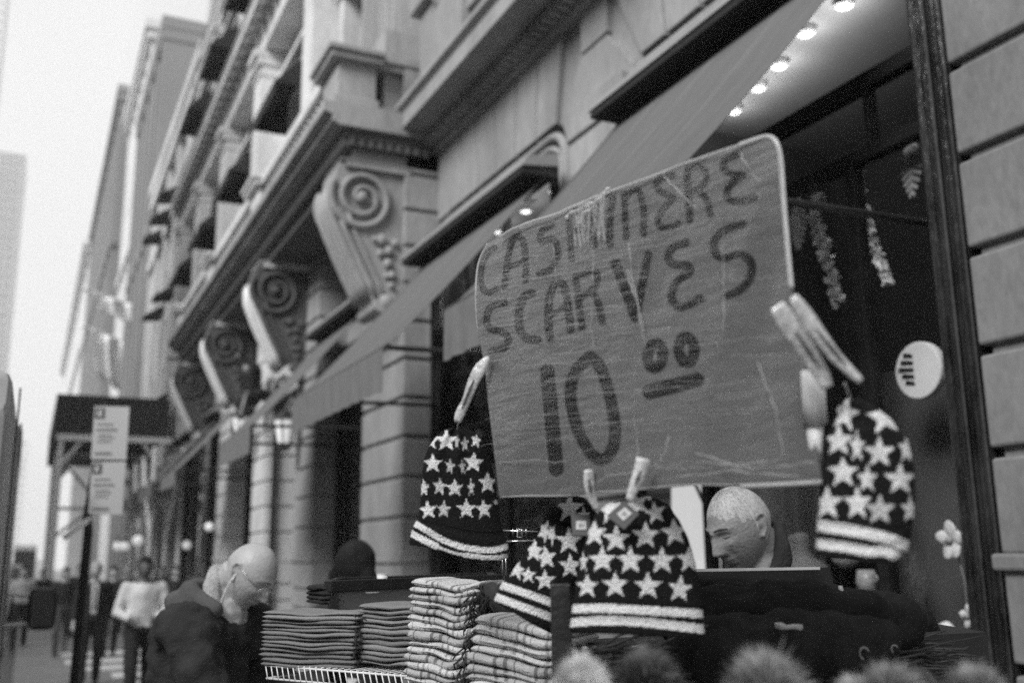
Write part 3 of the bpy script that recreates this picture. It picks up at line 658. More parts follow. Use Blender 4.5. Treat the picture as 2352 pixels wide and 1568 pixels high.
# ================================================================== PEDESTRIANS
fwd = np.array([math.sin(rad(25.6)), math.cos(rad(25.6)), 0]); rgt = np.array([fwd[1], -fwd[0], 0])
def head_mesh(c, face, up, s=1.0, detail=44, soft=1.0):
    """a modelled head: skull, brow, sockets, nose, lips, chin, ears; c = centre, returns verts, faces, and a mapper"""
    face = np.array(face, float); face /= np.linalg.norm(face); up = np.array(up, float); up -= face*up.dot(face); up /= np.linalg.norm(up); rt = np.cross(face, up)
    M = np.array([rt, face, up]).T; vs = []; n = detail; L_ = []
    g = lambda x, z, x0, z0, sx, sz: math.exp(-((x-x0)/sx)**2-((z-z0)/sz)**2)
    for i in range(n+1):
        th = math.pi*i/n
        for k in range(2*n):
            ph = math.pi*k/n
            d = (math.sin(th)*math.cos(ph), math.sin(th)*math.sin(ph), math.cos(th))
            x, y, z = d[0]*.076, d[1]*.098, d[2]*.118
            if z < 0:
                q = (-z/.118); x *= 1-.30*q**1.6; 
                if y > 0: y = y*(1-.05*q)+.012*q
                else: y *= 1-.45*q**1.2
            else: x *= 1+.03*math.sin(math.pi*z/.118); y *= (1.04 if y < 0 else 1-.06*(z/.118)**2)
            if y > 0:
                f = min(1, y/.05)
                dy = 0.0
                dy += .0065*g(x, z, 0, .030, .05, .010)                       # brow
                dy -= .013*(g(x, z, .031, .010, .016, .012)+g(x, z, -.031, .010, .016, .012))
                dy += .006*(g(x, z, .031, .008, .011, .008)+g(x, z, -.031, .008, .011, .008))  # lids
                nz = max(0, min(1, (.018-z)/.050)) if z > -.036 else max(0, 1-(-.036-z)/.010)
                dy += (.005+.020*nz)*math.exp(-(x/(.0085+.007*nz))**2)*(1 if z < .03 else 0)*(1 if z > -.047 else 0)
                dy += .006*(g(x, z, .014, -.033, .007, .007)+g(x, z, -.014, -.033, .007, .007))
                dy += .004*(g(x, z, .046, -.012, .018, .016)+g(x, z, -.046, -.012, .018, .016))
                dy -= .0035*(g(x, z, .034, -.045, .005, .022)+g(x, z, -.034, -.045, .005, .022))
                dy += .007*g(x, z, 0, -.058, .024, .005)+.007*g(x, z, 0, -.070, .020, .0055)-.004*g(x, z, 0, -.064, .025, .0022)
                dy -= .004*g(x, z, 0, -.081, .02, .005)+0
                dy += .010*g(x, z, 0, -.098, .022, .013)
                y += dy*f*1.12
            L_.append((x, y, z)); vs.append(np.array(c)+M@(np.array([x, y, z])*s))
    fs = []
    for i in range(n):
        for k in range(2*n): fs.append((i*2*n+k, (i+1)*2*n+k, (i+1)*2*n+(k+1) % (2*n), i*2*n+(k+1) % (2*n)))
    mb = MB(); mb.add(vs, fs)
    T = lambda p: np.array(c)+M@(np.array(p, float)*s)
    for sx in (1, -1):                                 # ears: rim, concha, lobe
        rim = [(sx*.073, -.004, .022), (sx*.079, -.016, .034), (sx*.083, -.030, .030), (sx*.083, -.034, .012), (sx*.079, -.026, -.010), (sx*.074, -.012, -.030), (sx*.070, -.002, -.026)]
        mb.tube([T(p) for p in rim], [.0052*s]*5+[.0065*s, .0055*s], 7)
        mb.tube([T((sx*.068, -.006, .004)), T((sx*.072, -.020, .006))], .010*s, 8)
        mb.tube([T((sx*.073, -.012, .020)), T((sx*.078, -.024, .014)), T((sx*.076, -.020, -.006))], .0035*s, 6)
    return mb, T
def hand(mb, wrist, direc, palm_n, s=1.0, curl=.6, side=1):
    """palm with four fingers of unequal length and a thumb from the side, all slightly curled"""
    d = np.array(direc, float); d /= np.linalg.norm(d); n = np.array(palm_n, float); n -= d*n.dot(d); n /= np.linalg.norm(n); c = np.cross(d, n)*side
    w_ = np.array(wrist, float)
    mb.tube([w_, w_+d*.03*s, w_+d*.085*s], [.024*s, .036*s, .038*s], 10, flat=1)
    for k, (o, l) in enumerate(((-.030, .072), (-.010, .082), (.010, .078), (.029, .062))):
        b0 = w_+d*.085*s+c*o*s; p = [b0]; dd = d.copy()
        for j, q in enumerate((.42, .32, .26)):
            dd = dd+n*curl*(.5+.25*j+.06*k); dd /= np.linalg.norm(dd); p.append(p[-1]+dd*l*q*s)
        mb.tube(p, [.0095*s, .009*s, .008*s, .0065*s], 8)
    t0 = w_+d*.03*s-c*.030*s; t1 = t0+(d*.5-c*.8)*.035*s; t2 = t1+(d*.8-c*.2+n*.5)*.032*s; t3 = t2+(d*.8+n*.6)*.022*s
    mb.tube([t0, t1, t2, t3], [.014*s, .012*s, .0105*s, .008*s], 8)
def pedestrian(px, pyh, Y, label, shirt, trouser, skin=M_skin, hair='dark_hair', Ht=1.72, zf=0.0, stride=.25, jacket=None, arms='down', face=(0, -1, 0), xoff=0, vox=.028, shoe=M_dark, bag=None):
    """walking person; px = picture column of the head"""
    h = ony(px, pyh, Y); x = h[0]+xoff; y = Y; top = h[2]; k = (top-zf)/1.72
    r = empty('person', (x, y, zf), label, 'person', 'pedestrians on the far sidewalk')
    f = np.array(face, float); f /= np.linalg.norm(f); s_ = np.array([f[1], -f[0], 0])
    def q(a, b, c): return np.array([x, y, zf])+(s_*a+f*b)*k+np.array([0, 0, c*k])
    hb, T = head_mesh(q(0, .03, 1.60), f+np.array([0, 0, -.08]), (0, 0, 1), k, 20)
    hb.tube([q(0, 0, 1.36), q(0, .01, 1.5)], [.062*k, .055*k], 10)
    arms_ = []
    for sd in (1, -1):
        sh_ = q(sd*.185, 0, 1.40)
        if arms == 'phone': el = q(sd*.27, .02, 1.13); wr = q(sd*.12, .24, 1.06)
        elif arms == 'bent': el = q(sd*.26, -.03, 1.13); wr = q(sd*.20, .18, 1.02)
        else: el = q(sd*.24, -.02+.08*sd, 1.12); wr = q(sd*.25, .05+.14*sd, .88)
        arms_.append((sh_, el, wr))
        hand(hb, wr, wr-el, f if arms != 'down' else -s_*sd, k*.95, .5, sd)
        hb.tube([el*.3+wr*.7, wr], [.032*k, .025*k], 8)
    body_caps = [(q(0, 0, 1.4), q(0, 0, .95), .10*k, .10*k)]
    for sd in (1, -1):
        body_caps += [(q(sd*.10, 0, .93), q(sd*.10, stride*sd*.5, .48), .07*k, .05*k), (q(sd*.10, stride*sd*.5, .48), q(sd*.10, stride*sd*(.6 if sd > 0 else 1.1), .08), .05*k, .035*k)]
        body_caps += [(arms_[0 if sd > 0 else 1][0], arms_[0 if sd > 0 else 1][1], .04*k, .035*k), (arms_[0 if sd > 0 else 1][1], arms_[0 if sd > 0 else 1][2], .034*k, .026*k)]
    remesh_body('body', body_caps, skin, r, vox*.55, extra=(hb.v, hb.f), smooth=1)
    sc_ = [(q(-.14, 0, 1.38), q(.14, 0, 1.38), .075*k, .075*k), (q(0, .01, 1.34), q(0, 0, 1.1), .13*k, .13*k), (q(-.06, 0, 1.32), q(-.05, 0, .98), .115*k, .115*k), (q(.06, 0, 1.32), q(.05, 0, .98), .115*k, .115*k)]
    for a, b, c in arms_: sc_ += [(a, b, .062*k, .052*k), (b, b*.25+c*.75, .052*k, .04*k)]
    sh_o = remesh_body('jacket' if jacket else 'shirt', sc_, shirt, r, vox*.8, disp=.02, smooth=2)
    if jacket:
        MB().prism([q(-.045, .125, 1.42), q(.045, .125, 1.42), q(.035, .158, 1.02), q(-.035, .158, 1.02)], f*.012).build('shirt_front', M_white, r)
        MB().prism([q(-.014, .140, 1.40), q(.014, .140, 1.40), q(.02, .175, 1.06), q(-.02, .175, 1.06)], f*.008).build('tie', mat('grey_tie', .12), r)
    tc_ = [(q(-.07, 0, .96), q(.07, 0, .96), .115*k, .115*k)]
    for sd in (1, -1):
        tc_ += [(q(sd*.09, 0, .93), q(sd*.10, stride*sd*.5, .5), .098*k, .072*k), (q(sd*.10, stride*sd*.5, .5), q(sd*.10, stride*sd*(.6 if sd > 0 else 1.1), .12), .070*k, .056*k)]
    remesh_body('trousers', tc_, trouser, r, vox*.8, disp=.015, smooth=2)
    for sd in (1, -1):
        p = q(sd*.10, stride*sd*(.6 if sd > 0 else 1.1), .05)
        remesh_body('shoe', [(p-f*.05*k, p+f*.15*k, .045*k, .038*k)], shoe, r, .012)
    if hair:
        hm = mat(*hair) if isinstance(hair, tuple) else mat('dark_hair', .012, .8, .3, 30, spec=.2)
        hv = MB(); c0 = T((0, -.012, .018)); vs = []; n = 14
        for i in range(n+1):
            th = i/n*1.75
            for kk in range(24):
                a = 2*math.pi*kk/24; lim = 1.05 if math.sin(a) > .2 else 1.75; tt = th*lim/1.75
                vs.append(T((.083*math.sin(tt)*math.cos(a), -.012+.106*math.sin(tt)*math.sin(a), .012+.118*math.cos(tt))))
        hv.add(vs, [(i*24+kk, i*24+(kk+1) % 24, (i+1)*24+(kk+1) % 24, (i+1)*24+kk) for i in range(n) for kk in range(24)])
        hv.build('hair', hm, r, smooth=True, solid=.008)
    return r
M_suit = mat('dark_suit_cloth', .018, .9, .2, 6); M_shirt = mat('white_shirt', .62, .85, .08, 5)
M_skind = mat('deep_skin', .10, .5, .15, 9)
pedestrian(335, 1279, 11.5, 'man in white shirt and dark trousers walking towards the camera, looking at his phone', M_shirt, M_suit, M_skind, Ht=1.75, zf=0, arms='phone', stride=.3)
pedestrian(222, 1290, 15.0, 'man in open dark suit with pale shirt and tie standing on the crosswalk', M_suit, M_suit, zf=-.05, jacket=True, stride=.15, hair=('grey_hair', .35, .8, .3, 40))
pedestrian(262, 1300, 19.0, 'person in dark clothes walking behind the suited man, to his right', M_suit, M_suit, zf=-.05, arms='bent')
pedestrian(152, 1302, 20.0, 'striding person in a black jacket left of the sign pole', M_suit, mat('dark_denim', .05), zf=-.05, stride=.7)
pedestrian(185, 1296, 24.0, 'dark-clothed person farther off just behind the sign pole', M_suit, M_suit, zf=-.05)
pedestrian(292, 1300, 25.0, 'person in a grey coat seen between the suited man and the white shirt', mat('grey_coat', .12), M_suit, zf=-.05, hair=None)
pedestrian(56, 1300, 22.0, 'pale-jacketed person beyond the van mirror at the left edge', mat('pale_jacket', .35), M_suit, zf=-.1)
pedestrian(100, 1306, 27.0, 'small far person in black beside the shed post', M_suit, M_suit, zf=-.1)
pedestrian(405, 1300, 21.0, 'dark figure against the shop fronts behind the bald man', M_suit, M_suit, zf=-.05)
pedestrian(372, 1300, 26.0, 'far figure in a dark coat right of the white shirt', mat('charcoal_coat', .04), M_suit, zf=-.05)
# ================================================================== STALL: CARDBOARD SIGN
pL, pR = np.array([.76, 1.71, 0]), np.array([.95, 1.04, 0]); su = (pR-pL)/np.linalg.norm(pR-pL)
sn = np.array([-su[1], su[0], 0]); sn = sn if sn.dot(EYE-pL) > 0 else -sn     # towards the viewer
def sgn(px, py, d=0): return onp(px, py, pL+sn*d, sn)
def Z1(q): return [(1081.9+x*.36, 282.2+y*.36) for x, y in q]
def Z2(q): return [(1081.9+x*.36, 752.6+y*.36) for x, y in q]
def interp(poly, t):
    poly = np.array(poly, float); return np.interp(t, poly[:, 1], poly[:, 0])
def sdist(X, Y, line):
    d = np.full(X.shape, 1e9); line = np.array(line, float)
    for a, b in zip(line[:-1], line[1:]):
        v = b-a; L2 = max(v.dot(v), 1e-9); t = np.clip(((X-a[0])*v[0]+(Y-a[1])*v[1])/L2, 0, 1)
        d = np.minimum(d, np.hypot(X-a[0]-t*v[0], Y-a[1]-t*v[1]))
    return d
def smooth_line(q, k=3):
    q = np.array(q, float)
    for _ in range(k):
        if len(q) < 3: return q
        n = [q[0]]
        for a, b in zip(q[:-1], q[1:]): n += [a*.75+b*.25, a*.25+b*.75]
        n.append(q[-1]); q = np.array(n)
    return q
STROKES = []
def st(q, w, zf=Z1): STROKES.append((smooth_line(zf(q), 2), w*.36/2*1.24))
w1 = 34
st([(150,800),(95,830),(65,930),(58,1010),(80,1070),(120,1090),(160,1060)], w1)
st([(212,1045),(232,870),(262,740),(310,715),(348,790),(350,1005)], w1); st([(225,925),(345,880)], 26)
st([(515,655),(450,685),(440,730),(448,765),(520,730),(558,790),(550,880),(500,945),(435,965)], w1)
st([(625,610),(642,870)], w1); st([(765,590),(790,790)], w1); st([(630,690),(770,680)], 26)
st([(886,775),(886,600),(905,485)], 38); st([(978,470),(990,730)], 34); st([(985,480),(1040,412),(1085,450),(1108,600),(1100,705)], 36)
st([(1285,335),(1200,350),(1175,400),(1220,450),(1310,478),(1225,545),(1185,620),(1210,672),(1275,665),(1325,640)], 36)
st([(1395,625),(1388,480),(1378,300)], 38); st([(1380,305),(1450,268),(1508,310),(1495,400),(1400,445)], 34); st([(1440,425),(1505,480),(1528,585)], 36)
st([(1690,205),(1620,235),(1605,290),(1660,335),(1755,330),(1660,385),(1625,450),(1655,505),(1740,500),(1810,475)], 38)
w2 = 44
st([(215,1145),(125,1165),(98,1230),(105,1300),(150,1325),(225,1340),(245,1400),(200,1445),(130,1455)], 38)
st([(388,1085),(335,1105),(308,1180),(302,1290),(335,1375),(425,1385)], w2)
st([(505,1380),(490,1230),(500,1100),(545,1005),(595,1030),(612,1120),(636,1320)], 42); st([(490,1240),(612,1165)], 30)
st([(708,1300),(690,1150),(670,1000)], 38); st([(670,975),(790,930),(812,990),(790,1060),(700,1105)], 36); st([(770,1075),(815,1150),(840,1275)], 38)
st([(922,895),(985,1070),(1048,1240)], 52); st([(1130,840),(1100,1000),(1062,1190)], 44)
st([(1372,762),(1290,785),(1250,850),(1290,912),(1395,905),(1400,955),(1320,1000),(1275,1080),(1290,1160),(1350,1180),(1465,1120)], w2)
st([(1735,650),(1620,680),(1550,740),(1548,830),(1610,875),(1720,835),(1795,880),(1790,990),(1720,1070),(1635,1098)], w2)
st([(487,280),(545,900)], 76, Z2)
t_ = np.linspace(0, 2*math.pi, 40)
_z = [(760,185),(690,240),(640,330),(632,450),(660,590),(710,720),(780,825),(850,850),(905,780),(925,660),(905,520),(870,370),(820,230),(760,185)]
st(_z, 62, Z2)
st([(1175+48*math.cos(a)-6*math.sin(a), 180+78*math.sin(a)) for a in t_], 58, Z2)
st([(1375+48*math.cos(a)+4*math.sin(a), 142+82*math.sin(a)) for a in t_], 58, Z2)
st([(1140,408),(1300,368),(1440,335)], 80, Z2)
top_e = [(1092,640),(1100,590),(1120,560),(1150,540),(1200,514),(1260,500),(1340,464),(1400,440),(1500,405),(1600,365),(1700,333),(1752,314),(1775,316)]
bot_e = [(1092,700),(1112,830),(1130,1000),(1145,1139),(1300,1138),(1450,1126),(1600,1113),(1750,1114),(1886,1108)]
lef = [(1118,560),(1098,600),(1092,660),(1094,720),(1100,780),(1113,835),(1118,900),(1128,980),(1137,1060),(1146,1139)]
rig = [(1782,318),(1793,350),(1798,450),(1808,560),(1818,660),(1835,760),(1848,860),(1862,950),(1875,1030),(1887,1108)]
topl = [(1118,560),(1150,540),(1200,514),(1260,500),(1340,464),(1400,440),(1500,405),(1600,365),(1700,333),(1755,314),(1782,318)]
botl = [(1146,1139),(1300,1138),(1450,1126),(1600,1113),(1750,1114),(1887,1108)]
def arc_par(poly, n):
    p = np.array(poly, float); d = np.r_[0, np.cumsum(np.hypot(*np.diff(p, axis=0).T))]; d /= d[-1]; s = np.linspace(0, 1, n)
    return np.c_[np.interp(s, d, p[:, 0]), np.interp(s, d, p[:, 1])]
def coons(top, bot, left, right, nr, nc):
    T, Bt, L, R = arc_par(top, nc), arc_par(bot, nc), arc_par(left, nr), arc_par(right, nr)
    s = np.linspace(0, 1, nc)[None, :, None]; t = np.linspace(0, 1, nr)[:, None, None]
    return ((1-t)*T[None]+t*Bt[None]+(1-s)*L[:, None]+s*R[:, None]
            -((1-s)*(1-t)*T[0]+s*(1-t)*T[-1]+(1-s)*t*Bt[0]+s*t*Bt[-1]))
NR, NC = 420, 420
G = coons(topl, botl, lef, rig, NR, NC); GX, GY = G[..., 0], G[..., 1]
ink = np.ones((NR, NC)); wob = rng.normal(0, .35, (NR, NC))
for q, wd in STROKES:
    d = sdist(GX, GY, q); ink = np.minimum(ink, np.clip((d-wd+wob+.8)/1.8, 0, 1))
dry = np.clip(rng.normal(.0, .06, (NR, 1))+rng.normal(0, .05, (NR, NC)), -.1, .2)
pat = .035+(1-.035)*ink; pat = np.clip(pat+(1-ink)*np.abs(dry)*.8, .05, 1)
bend = np.zeros((NR, NC)); tt = np.linspace(0, 1, NR)[:, None]; ss = np.linspace(0, 1, NC)[None]
bend = .012*np.sin(ss*5+1)*np.sin(tt*3)-.02*np.exp(-((ss)/.12)**2-((tt)/.16)**2)+.003*np.sin(ss*21+tt*9)
def sheet(GX, GY, off, org, n):
    r = ray_grid(GX, GY); k = np.dot(np.array(org)-EYE, n)+off; den = r@n; return EYE+r*(k/den)[..., None]
def ray_grid(GX, GY): return np.stack([GX-CX, -(GY-CY), np.full(GX.shape, -F0)], -1)@ROT.T/F0
front = sheet(GX, GY, bend, pL, sn); back = front-sn*.006
cs = empty('cardboard_sign', (.86, 1.36, 1.6), 'hand-lettered cardboard sign in clear wrap reading CASHMERE SCARVES 10 00', 'sign')
mb = MB(); mb.v = [tuple(p) for p in front.reshape(-1, 3)]+[tuple(p) for p in back.reshape(-1, 3)]
mb.f = grid_faces(NR, NC)+[tuple(i+NR*NC for i in f[::-1]) for f in grid_faces(NR, NC)]
N_ = NR*NC; rimi = [(0, j) for j in range(NC)]+[(i, NC-1) for i in range(1, NR)]+[(NR-1, j) for j in range(NC-2, -1, -1)]+[(i, 0) for i in range(NR-2, 0, -1)]
ri = [i*NC+j for i, j in rimi]
mb.f += [(a, a+N_, b+N_, b) for a, b in zip(ri, ri[1:]+ri[:1])]
M_card = mat('brown_cardboard', .14, .5, .14, 4, .10, 22, attr='pat', stretch=(1, 1, 3), fine=.05, spec=.35)
board = mb.build('board', M_card, cs, smooth=True, col=np.r_[pat.ravel(), np.full(N_, .8)])
# clear wrap: bright edge bead and stretched wrinkles lying on the face
M_clear = mat('clear_plastic', .75, .18, .1, 20, alpha=.55, spec=.9)
M_wrin = mat('wrap_wrinkle', .7, .2, .2, 30, alpha=.22, spec=.9)
FN = 90
Gf = coons(topl, botl, lef, rig, FN, FN); ofs = np.interp(np.linspace(0, 1, FN), np.linspace(0, 1, NR), bend[:, NC//2])[:, None]*0
bf = bend[::NR//FN][:FN, ::NC//FN][:, :FN]
ff = sheet(Gf[..., 0], Gf[..., 1], bf+.0135, pL, sn)
fm_ = bpy.data.materials.new('clear_film'); fm_.use_nodes = True; t = fm_.node_tree; t.nodes.clear(); L = t.links
o_ = t.nodes.new('ShaderNodeOutputMaterial'); ms_ = t.nodes.new('ShaderNodeMixShader'); fr_ = two_sided_fresnel(t, 1.16)
tr_ = t.nodes.new('ShaderNodeBsdfTransparent'); gg = t.nodes.new('ShaderNodeBsdfGlossy'); gg.inputs['Roughness'].default_value = .10
tcn = t.nodes.new('ShaderNodeTexCoord'); mpn = t.nodes.new('ShaderNodeMapping'); mpn.inputs['Scale'].default_value = (6, 6, 30); mpn.inputs['Rotation'].default_value = (.12, .1, 0)
nn_ = t.nodes.new('ShaderNodeTexNoise'); nn_.inputs['Scale'].default_value = 2.2; nn_.inputs['Detail'].default_value = 7; nn_.inputs['Roughness'].default_value = .7; nn_.inputs['Distortion'].default_value = .8
bp_ = t.nodes.new('ShaderNodeBump'); bp_.inputs['Strength'].default_value = .9; bp_.inputs['Distance'].default_value = .02
L.new(tcn.outputs['Object'], mpn.inputs[0]); L.new(mpn.outputs[0], nn_.inputs['Vector']); L.new(nn_.outputs[0], bp_.inputs['Height']); L.new(bp_.outputs[0], gg.inputs['Normal']); L.new(bp_.outputs[0], fr_.inputs['Normal'])
L.new(fr_.outputs[0], ms_.inputs[0]); L.new(tr_.outputs[0], ms_.inputs[1]); L.new(gg.outputs[0], ms_.inputs[2]); L.new(ms_.outputs[0], o_.inputs[0])
mb = MB(); mb.add(ff.reshape(-1, 3), grid_faces(FN, FN)); mb.build('wrap_film', fm_, board, smooth=True)
mb = MB()
def strip(pts, r, d=.004, mbx=None, flat=1.0, jit=.0):
    q = np.array(pts, float)
    if len(q) > 1 and jit == 0 and r < .002:
        s_ = np.linspace(0, 1, 14); dd = np.linspace(0, 1, len(q)); q = np.c_[np.interp(s_, dd, q[:, 0])+rng.normal(0, 2.2, 14), np.interp(s_, dd, q[:, 1])+rng.normal(0, 1.6, 14)]
        r = list(r*rng.uniform(.25, 1.2, 14)); q = [tuple(p_) for p_ in q]
    else: q = smooth_line(pts, 2)
    (mbx or mb).tube([sgn(x, y, d)+rng.normal(0, jit, 3) if jit else sgn(x, y, d) for x, y in q], r, 6)
strip([(1145,560-16),(1200,514),(1260,500),(1340,464),(1400,440)], .0028, .004, jit=.0007)
strip([(1400,440),(1500,405),(1600,365),(1700,333),(1752,316)], .0022, .004)
strip([(1700,333),(1752,314),(1778,316),(1793,350),(1799,450),(1810,580),(1818,660)], .0042, .002)
strip([(1120,560),(1098,600),(1092,660),(1095,740),(1112,820)], .0020, .004)
strip([(1146,1139),(1300,1138),(1450,1126),(1600,1113),(1750,1114),(1887,1108)], .0016, .003)
strip([(1700,1116),(1800,1112),(1890,1106)], .0032, .004)
mb.build('wrap_edge', M_clear, board, smooth=True)
mb = MB()
for k in range(46):                                    # near-parallel stretch lines across the left half
    y0 = 600+k*9.4+rng.uniform(-5, 5); x0 = rng.uniform(1105, 1180); ln = rng.uniform(60, 420); sl_ = -.17+.10*(y0-600)/400
    if y0 > 1050: continue
    strip([(x0, y0), (x0+ln*.5, y0+ln*.5*sl_+rng.uniform(-2, 2)), (x0+ln, y0+ln*sl_)], rng.uniform(.0004, .0010), .0115-.0+.004*0)
for k in range(26):
    y0 = rng.uniform(620, 1080); x0 = rng.uniform(1300, 1700); ln = rng.uniform(50, 200)
    strip([(x0, y0), (x0+ln, y0-ln*rng.uniform(.02, .16))], rng.uniform(.0003, .0008), .012)
for q in ([(1360,540),(1362,640),(1358,720),(1362,800)], [(1445,560),(1452,640),(1470,740),(1482,800)], [(1440,620),(1465,700),(1480,770)], [(1660,520),(1664,640),(1660,760)], [(1270,560),(1275,640),(1262,700)], [(1110,810),(1170,800),(1215,775),(1250,740)], [(1700,350),(1730,400),(1748,420)], [(1520,400),(1560,440),(1600,480)], [(1455,960),(1462,1000),(1466,1060)], [(1540,1000),(1520,1050),(1505,1070)], [(1600,1060),(1680,1066),(1760,1060)], [(1560,1095),(1680,1080),(1840,1095)], [(1600,1040),(1720,1075),(1870,1062)], [(1740,830),(1780,930),(1800,1040)], [(1150,1060),(1220,1055),(1300,1062)], [(1330,1130),(1400,1090),(1470,1080)]):
    strip(q, rng.uniform(.0009, .0016), .0125)
for k in range(10):                                    # crushed tape above the H
    x0 = 1325+k*7; strip([(x0, 470+rng.uniform(-6, 8)-k*3), (x0+rng.uniform(-6, 6), 520-k*2), (x0+rng.uniform(-8, 8), 560+rng.uniform(-20, 20)-k*3)], rng.uniform(.0012, .0026), .010)
mb.build('wrap_wrinkles', M_wrin, board, smooth=True)
mb = MB()
for pts in ([(1300,500),(1330,480),(1360,470)], [(1340,478),(1370,460),(1395,440)], [(1375,470),(1385,445),(1398,434)], [(1330,515),(1345,490),(1360,476)]):
    strip(pts, .004, .004, jit=.0015)
mb.build('tape_tuft', M_clear, board, smooth=True)
# ================================================================== BEANIES
STAR = [(math.sin(2*math.pi*k/10)*(1 if k % 2 == 0 else .42), -math.cos(2*math.pi*k/10)*(1 if k % 2 == 0 else .42)) for k in range(10)]
def inpoly(X, Y, poly):
    c = np.zeros(X.shape, bool); n = len(poly)
    for i in range(n):
        x1, y1 = poly[i]; x2, y2 = poly[(i+1) % n]
        if y1 == y2: continue
        m_ = ((y1 > Y) != (y2 > Y)) & (X < (x2-x1)*(Y-y1)/(y2-y1)+x1); c ^= m_
    return c
M_knit = mat('navy_knit', .9, .95, .10, 60, .9, 260, attr='pat', fine=.15, spec=.15)
def beanie(label, left, right, topc, botc, stars, stripes, org, nrm, f, thick=.035, folds=None, NRW=260, NCL=220, roll=0, cap=.02, brim=None):
    L = [f(*p) for p in left]; R = [f(*p) for p in right]; T = [f(*p) for p in topc]; Bm = [f(*p) for p in botc]
    g = coons(T, Bm, L, R, NRW, NCL); X, Y = g[..., 0], g[..., 1]
    X0_, Y0_ = X, Y; ks = 3.4; X = np.round((X)/ks)*ks; Y = np.round(Y/ks/.8)*ks*.8
    c = np.full(X.shape, .016)
    for s_ in stars:
        x, y, r = s_[:3]; xs = s_[3] if len(s_) > 3 else 1; rt = s_[4] if len(s_) > 4 else 0; v = s_[5] if len(s_) > 5 else 1
        ca, sa = math.cos(rt), math.sin(rt)
        po = [f(x+(a*ca-b*sa)*r*xs, y+(a*sa+b*ca)*r) for a, b in STAR]
        c[inpoly(X+rng.normal(0, .5, X.shape), Y+rng.normal(0, .5, X.shape), po)] = .95*v
    for q, w_ in stripes:
        q2 = smooth_line([f(*p) for p in q], 2); sc_ = abs(f(1, 0)[0]-f(0, 0)[0])
        d = sdist(X, Y, q2); c[d+rng.normal(0, .35, X.shape) < w_*sc_/2] = .95
    X, Y = X0_, Y0_
    t = np.linspace(0, 1, NRW)[:, None]; s = np.linspace(-1, 1, NCL)[None]
    bulge = thick*np.sqrt(np.clip(1-s**2, 0, 1))**.8*np.minimum(1, (t/.25))**.5
    bulge = bulge*(1+0*t)
    if folds: bulge = bulge+folds*np.sin(s*9+2*np.sin(t*3))*np.exp(-t*2.2)*(1-s**2)
    if brim is not None:
        bx = (1-brim)*1.0; edge = np.clip((t-brim)/.012, 0, 1); bulge = bulge+.006*edge
    bulge = bulge+.0012*np.sin(t*60)*(t > .8)
    fr = sheet(X, Y, bulge, org, nrm); r_ = ray_grid(X, Y)
    bk = sheet(X, Y, -bulge*.7, org, nrm)
    mb = MB(); N = NRW*NCL
    mb.v = [tuple(p) for p in fr.reshape(-1, 3)]+[tuple(p) for p in bk.reshape(-1, 3)]
    mb.f = grid_faces(NRW, NCL)+[tuple(i+N for i in q[::-1]) for q in grid_faces(NRW, NCL)]
    ri = [0*NCL+j for j in range(NCL)]+[i*NCL+NCL-1 for i in range(1, NRW)]+[(NRW-1)*NCL+j for j in range(NCL-2, -1, -1)]+[i*NCL for i in range(NRW-2, 0, -1)]
    mb.f += [(a, a+N, b+N, b) for a, b in zip(ri, ri[1:]+ri[:1])]
    ctr = fr[NRW//2, NCL//2]
    r = empty('beanie', ctr, label, 'hat', 'star-patterned knit beanies hung around the sign')
    mb.build('knit', M_knit, r, smooth=True, col=np.r_[c.ravel(), c[:, ::-1].ravel()])
    return r
fL = lambda x, y: (922+x*.2399, 959.6+y*.2399)
fC = lambda x, y: (940.8+x*.4997, 784.6+y*.4997)
fR = lambda x, y: (1646.4+x*.4997, 784.6+y*.4997)
def plane(px, py, Z, yaw=0):
    p = P(px, py, Z); n = -fwd*math.cos(yaw)+rgt*math.sin(yaw); return p, n
hatL = beanie('leftmost black beanie with white stars, dangling from a clip on the sign edge',
    [(470,95),(400,120),(330,180),(260,280),(220,380),(200,500),(190,650),(180,850),(150,960),(95,1080),(70,1210)],
    [(600,95),(700,140),(770,220),(820,330),(870,470),(900,620),(920,800),(955,1000),(990,1130),(1025,1230),(1020,1340)],
    [(470,95),(530,85),(600,95)], [(70,1210),(250,1240),(420,1290),(600,1340),(800,1365),(950,1362),(1020,1340)],
    [(430,215,115),(300,435,100),(690,425,108,1,.1),(465,460,85,.6,.15,.7),(585,470,90,.42,-.1,.7),(530,225,85,.35,0,.6),(605,250,85,.5,-.1,.9),(715,215,80,.7,.2),(365,655,98,.75,.1,.8),(510,670,95,1,0,.85),(668,665,95,.4,-.1,.7),(825,620,115,.85),(215,670,95,.6),(255,880,98,1,-.1),(405,875,92,.8,.05,.75),(622,870,102),(790,870,102,.85,-.1),(280,220,90,.9),(905,805,30)],
    [([(118,1000),(250,1080),(400,1170),(560,1230),(750,1262),(900,1262),(1030,1222)], 58), ([(82,1095),(200,1160),(330,1225)], 62), ([(330,1225),(420,1262),(520,1295),(650,1318)], 26), ([(620,1312),(760,1330),(900,1338),(1030,1318)], 46)],
    *plane(1050, 1130, 1.93, .1), fL, thick=.035, folds=.010)
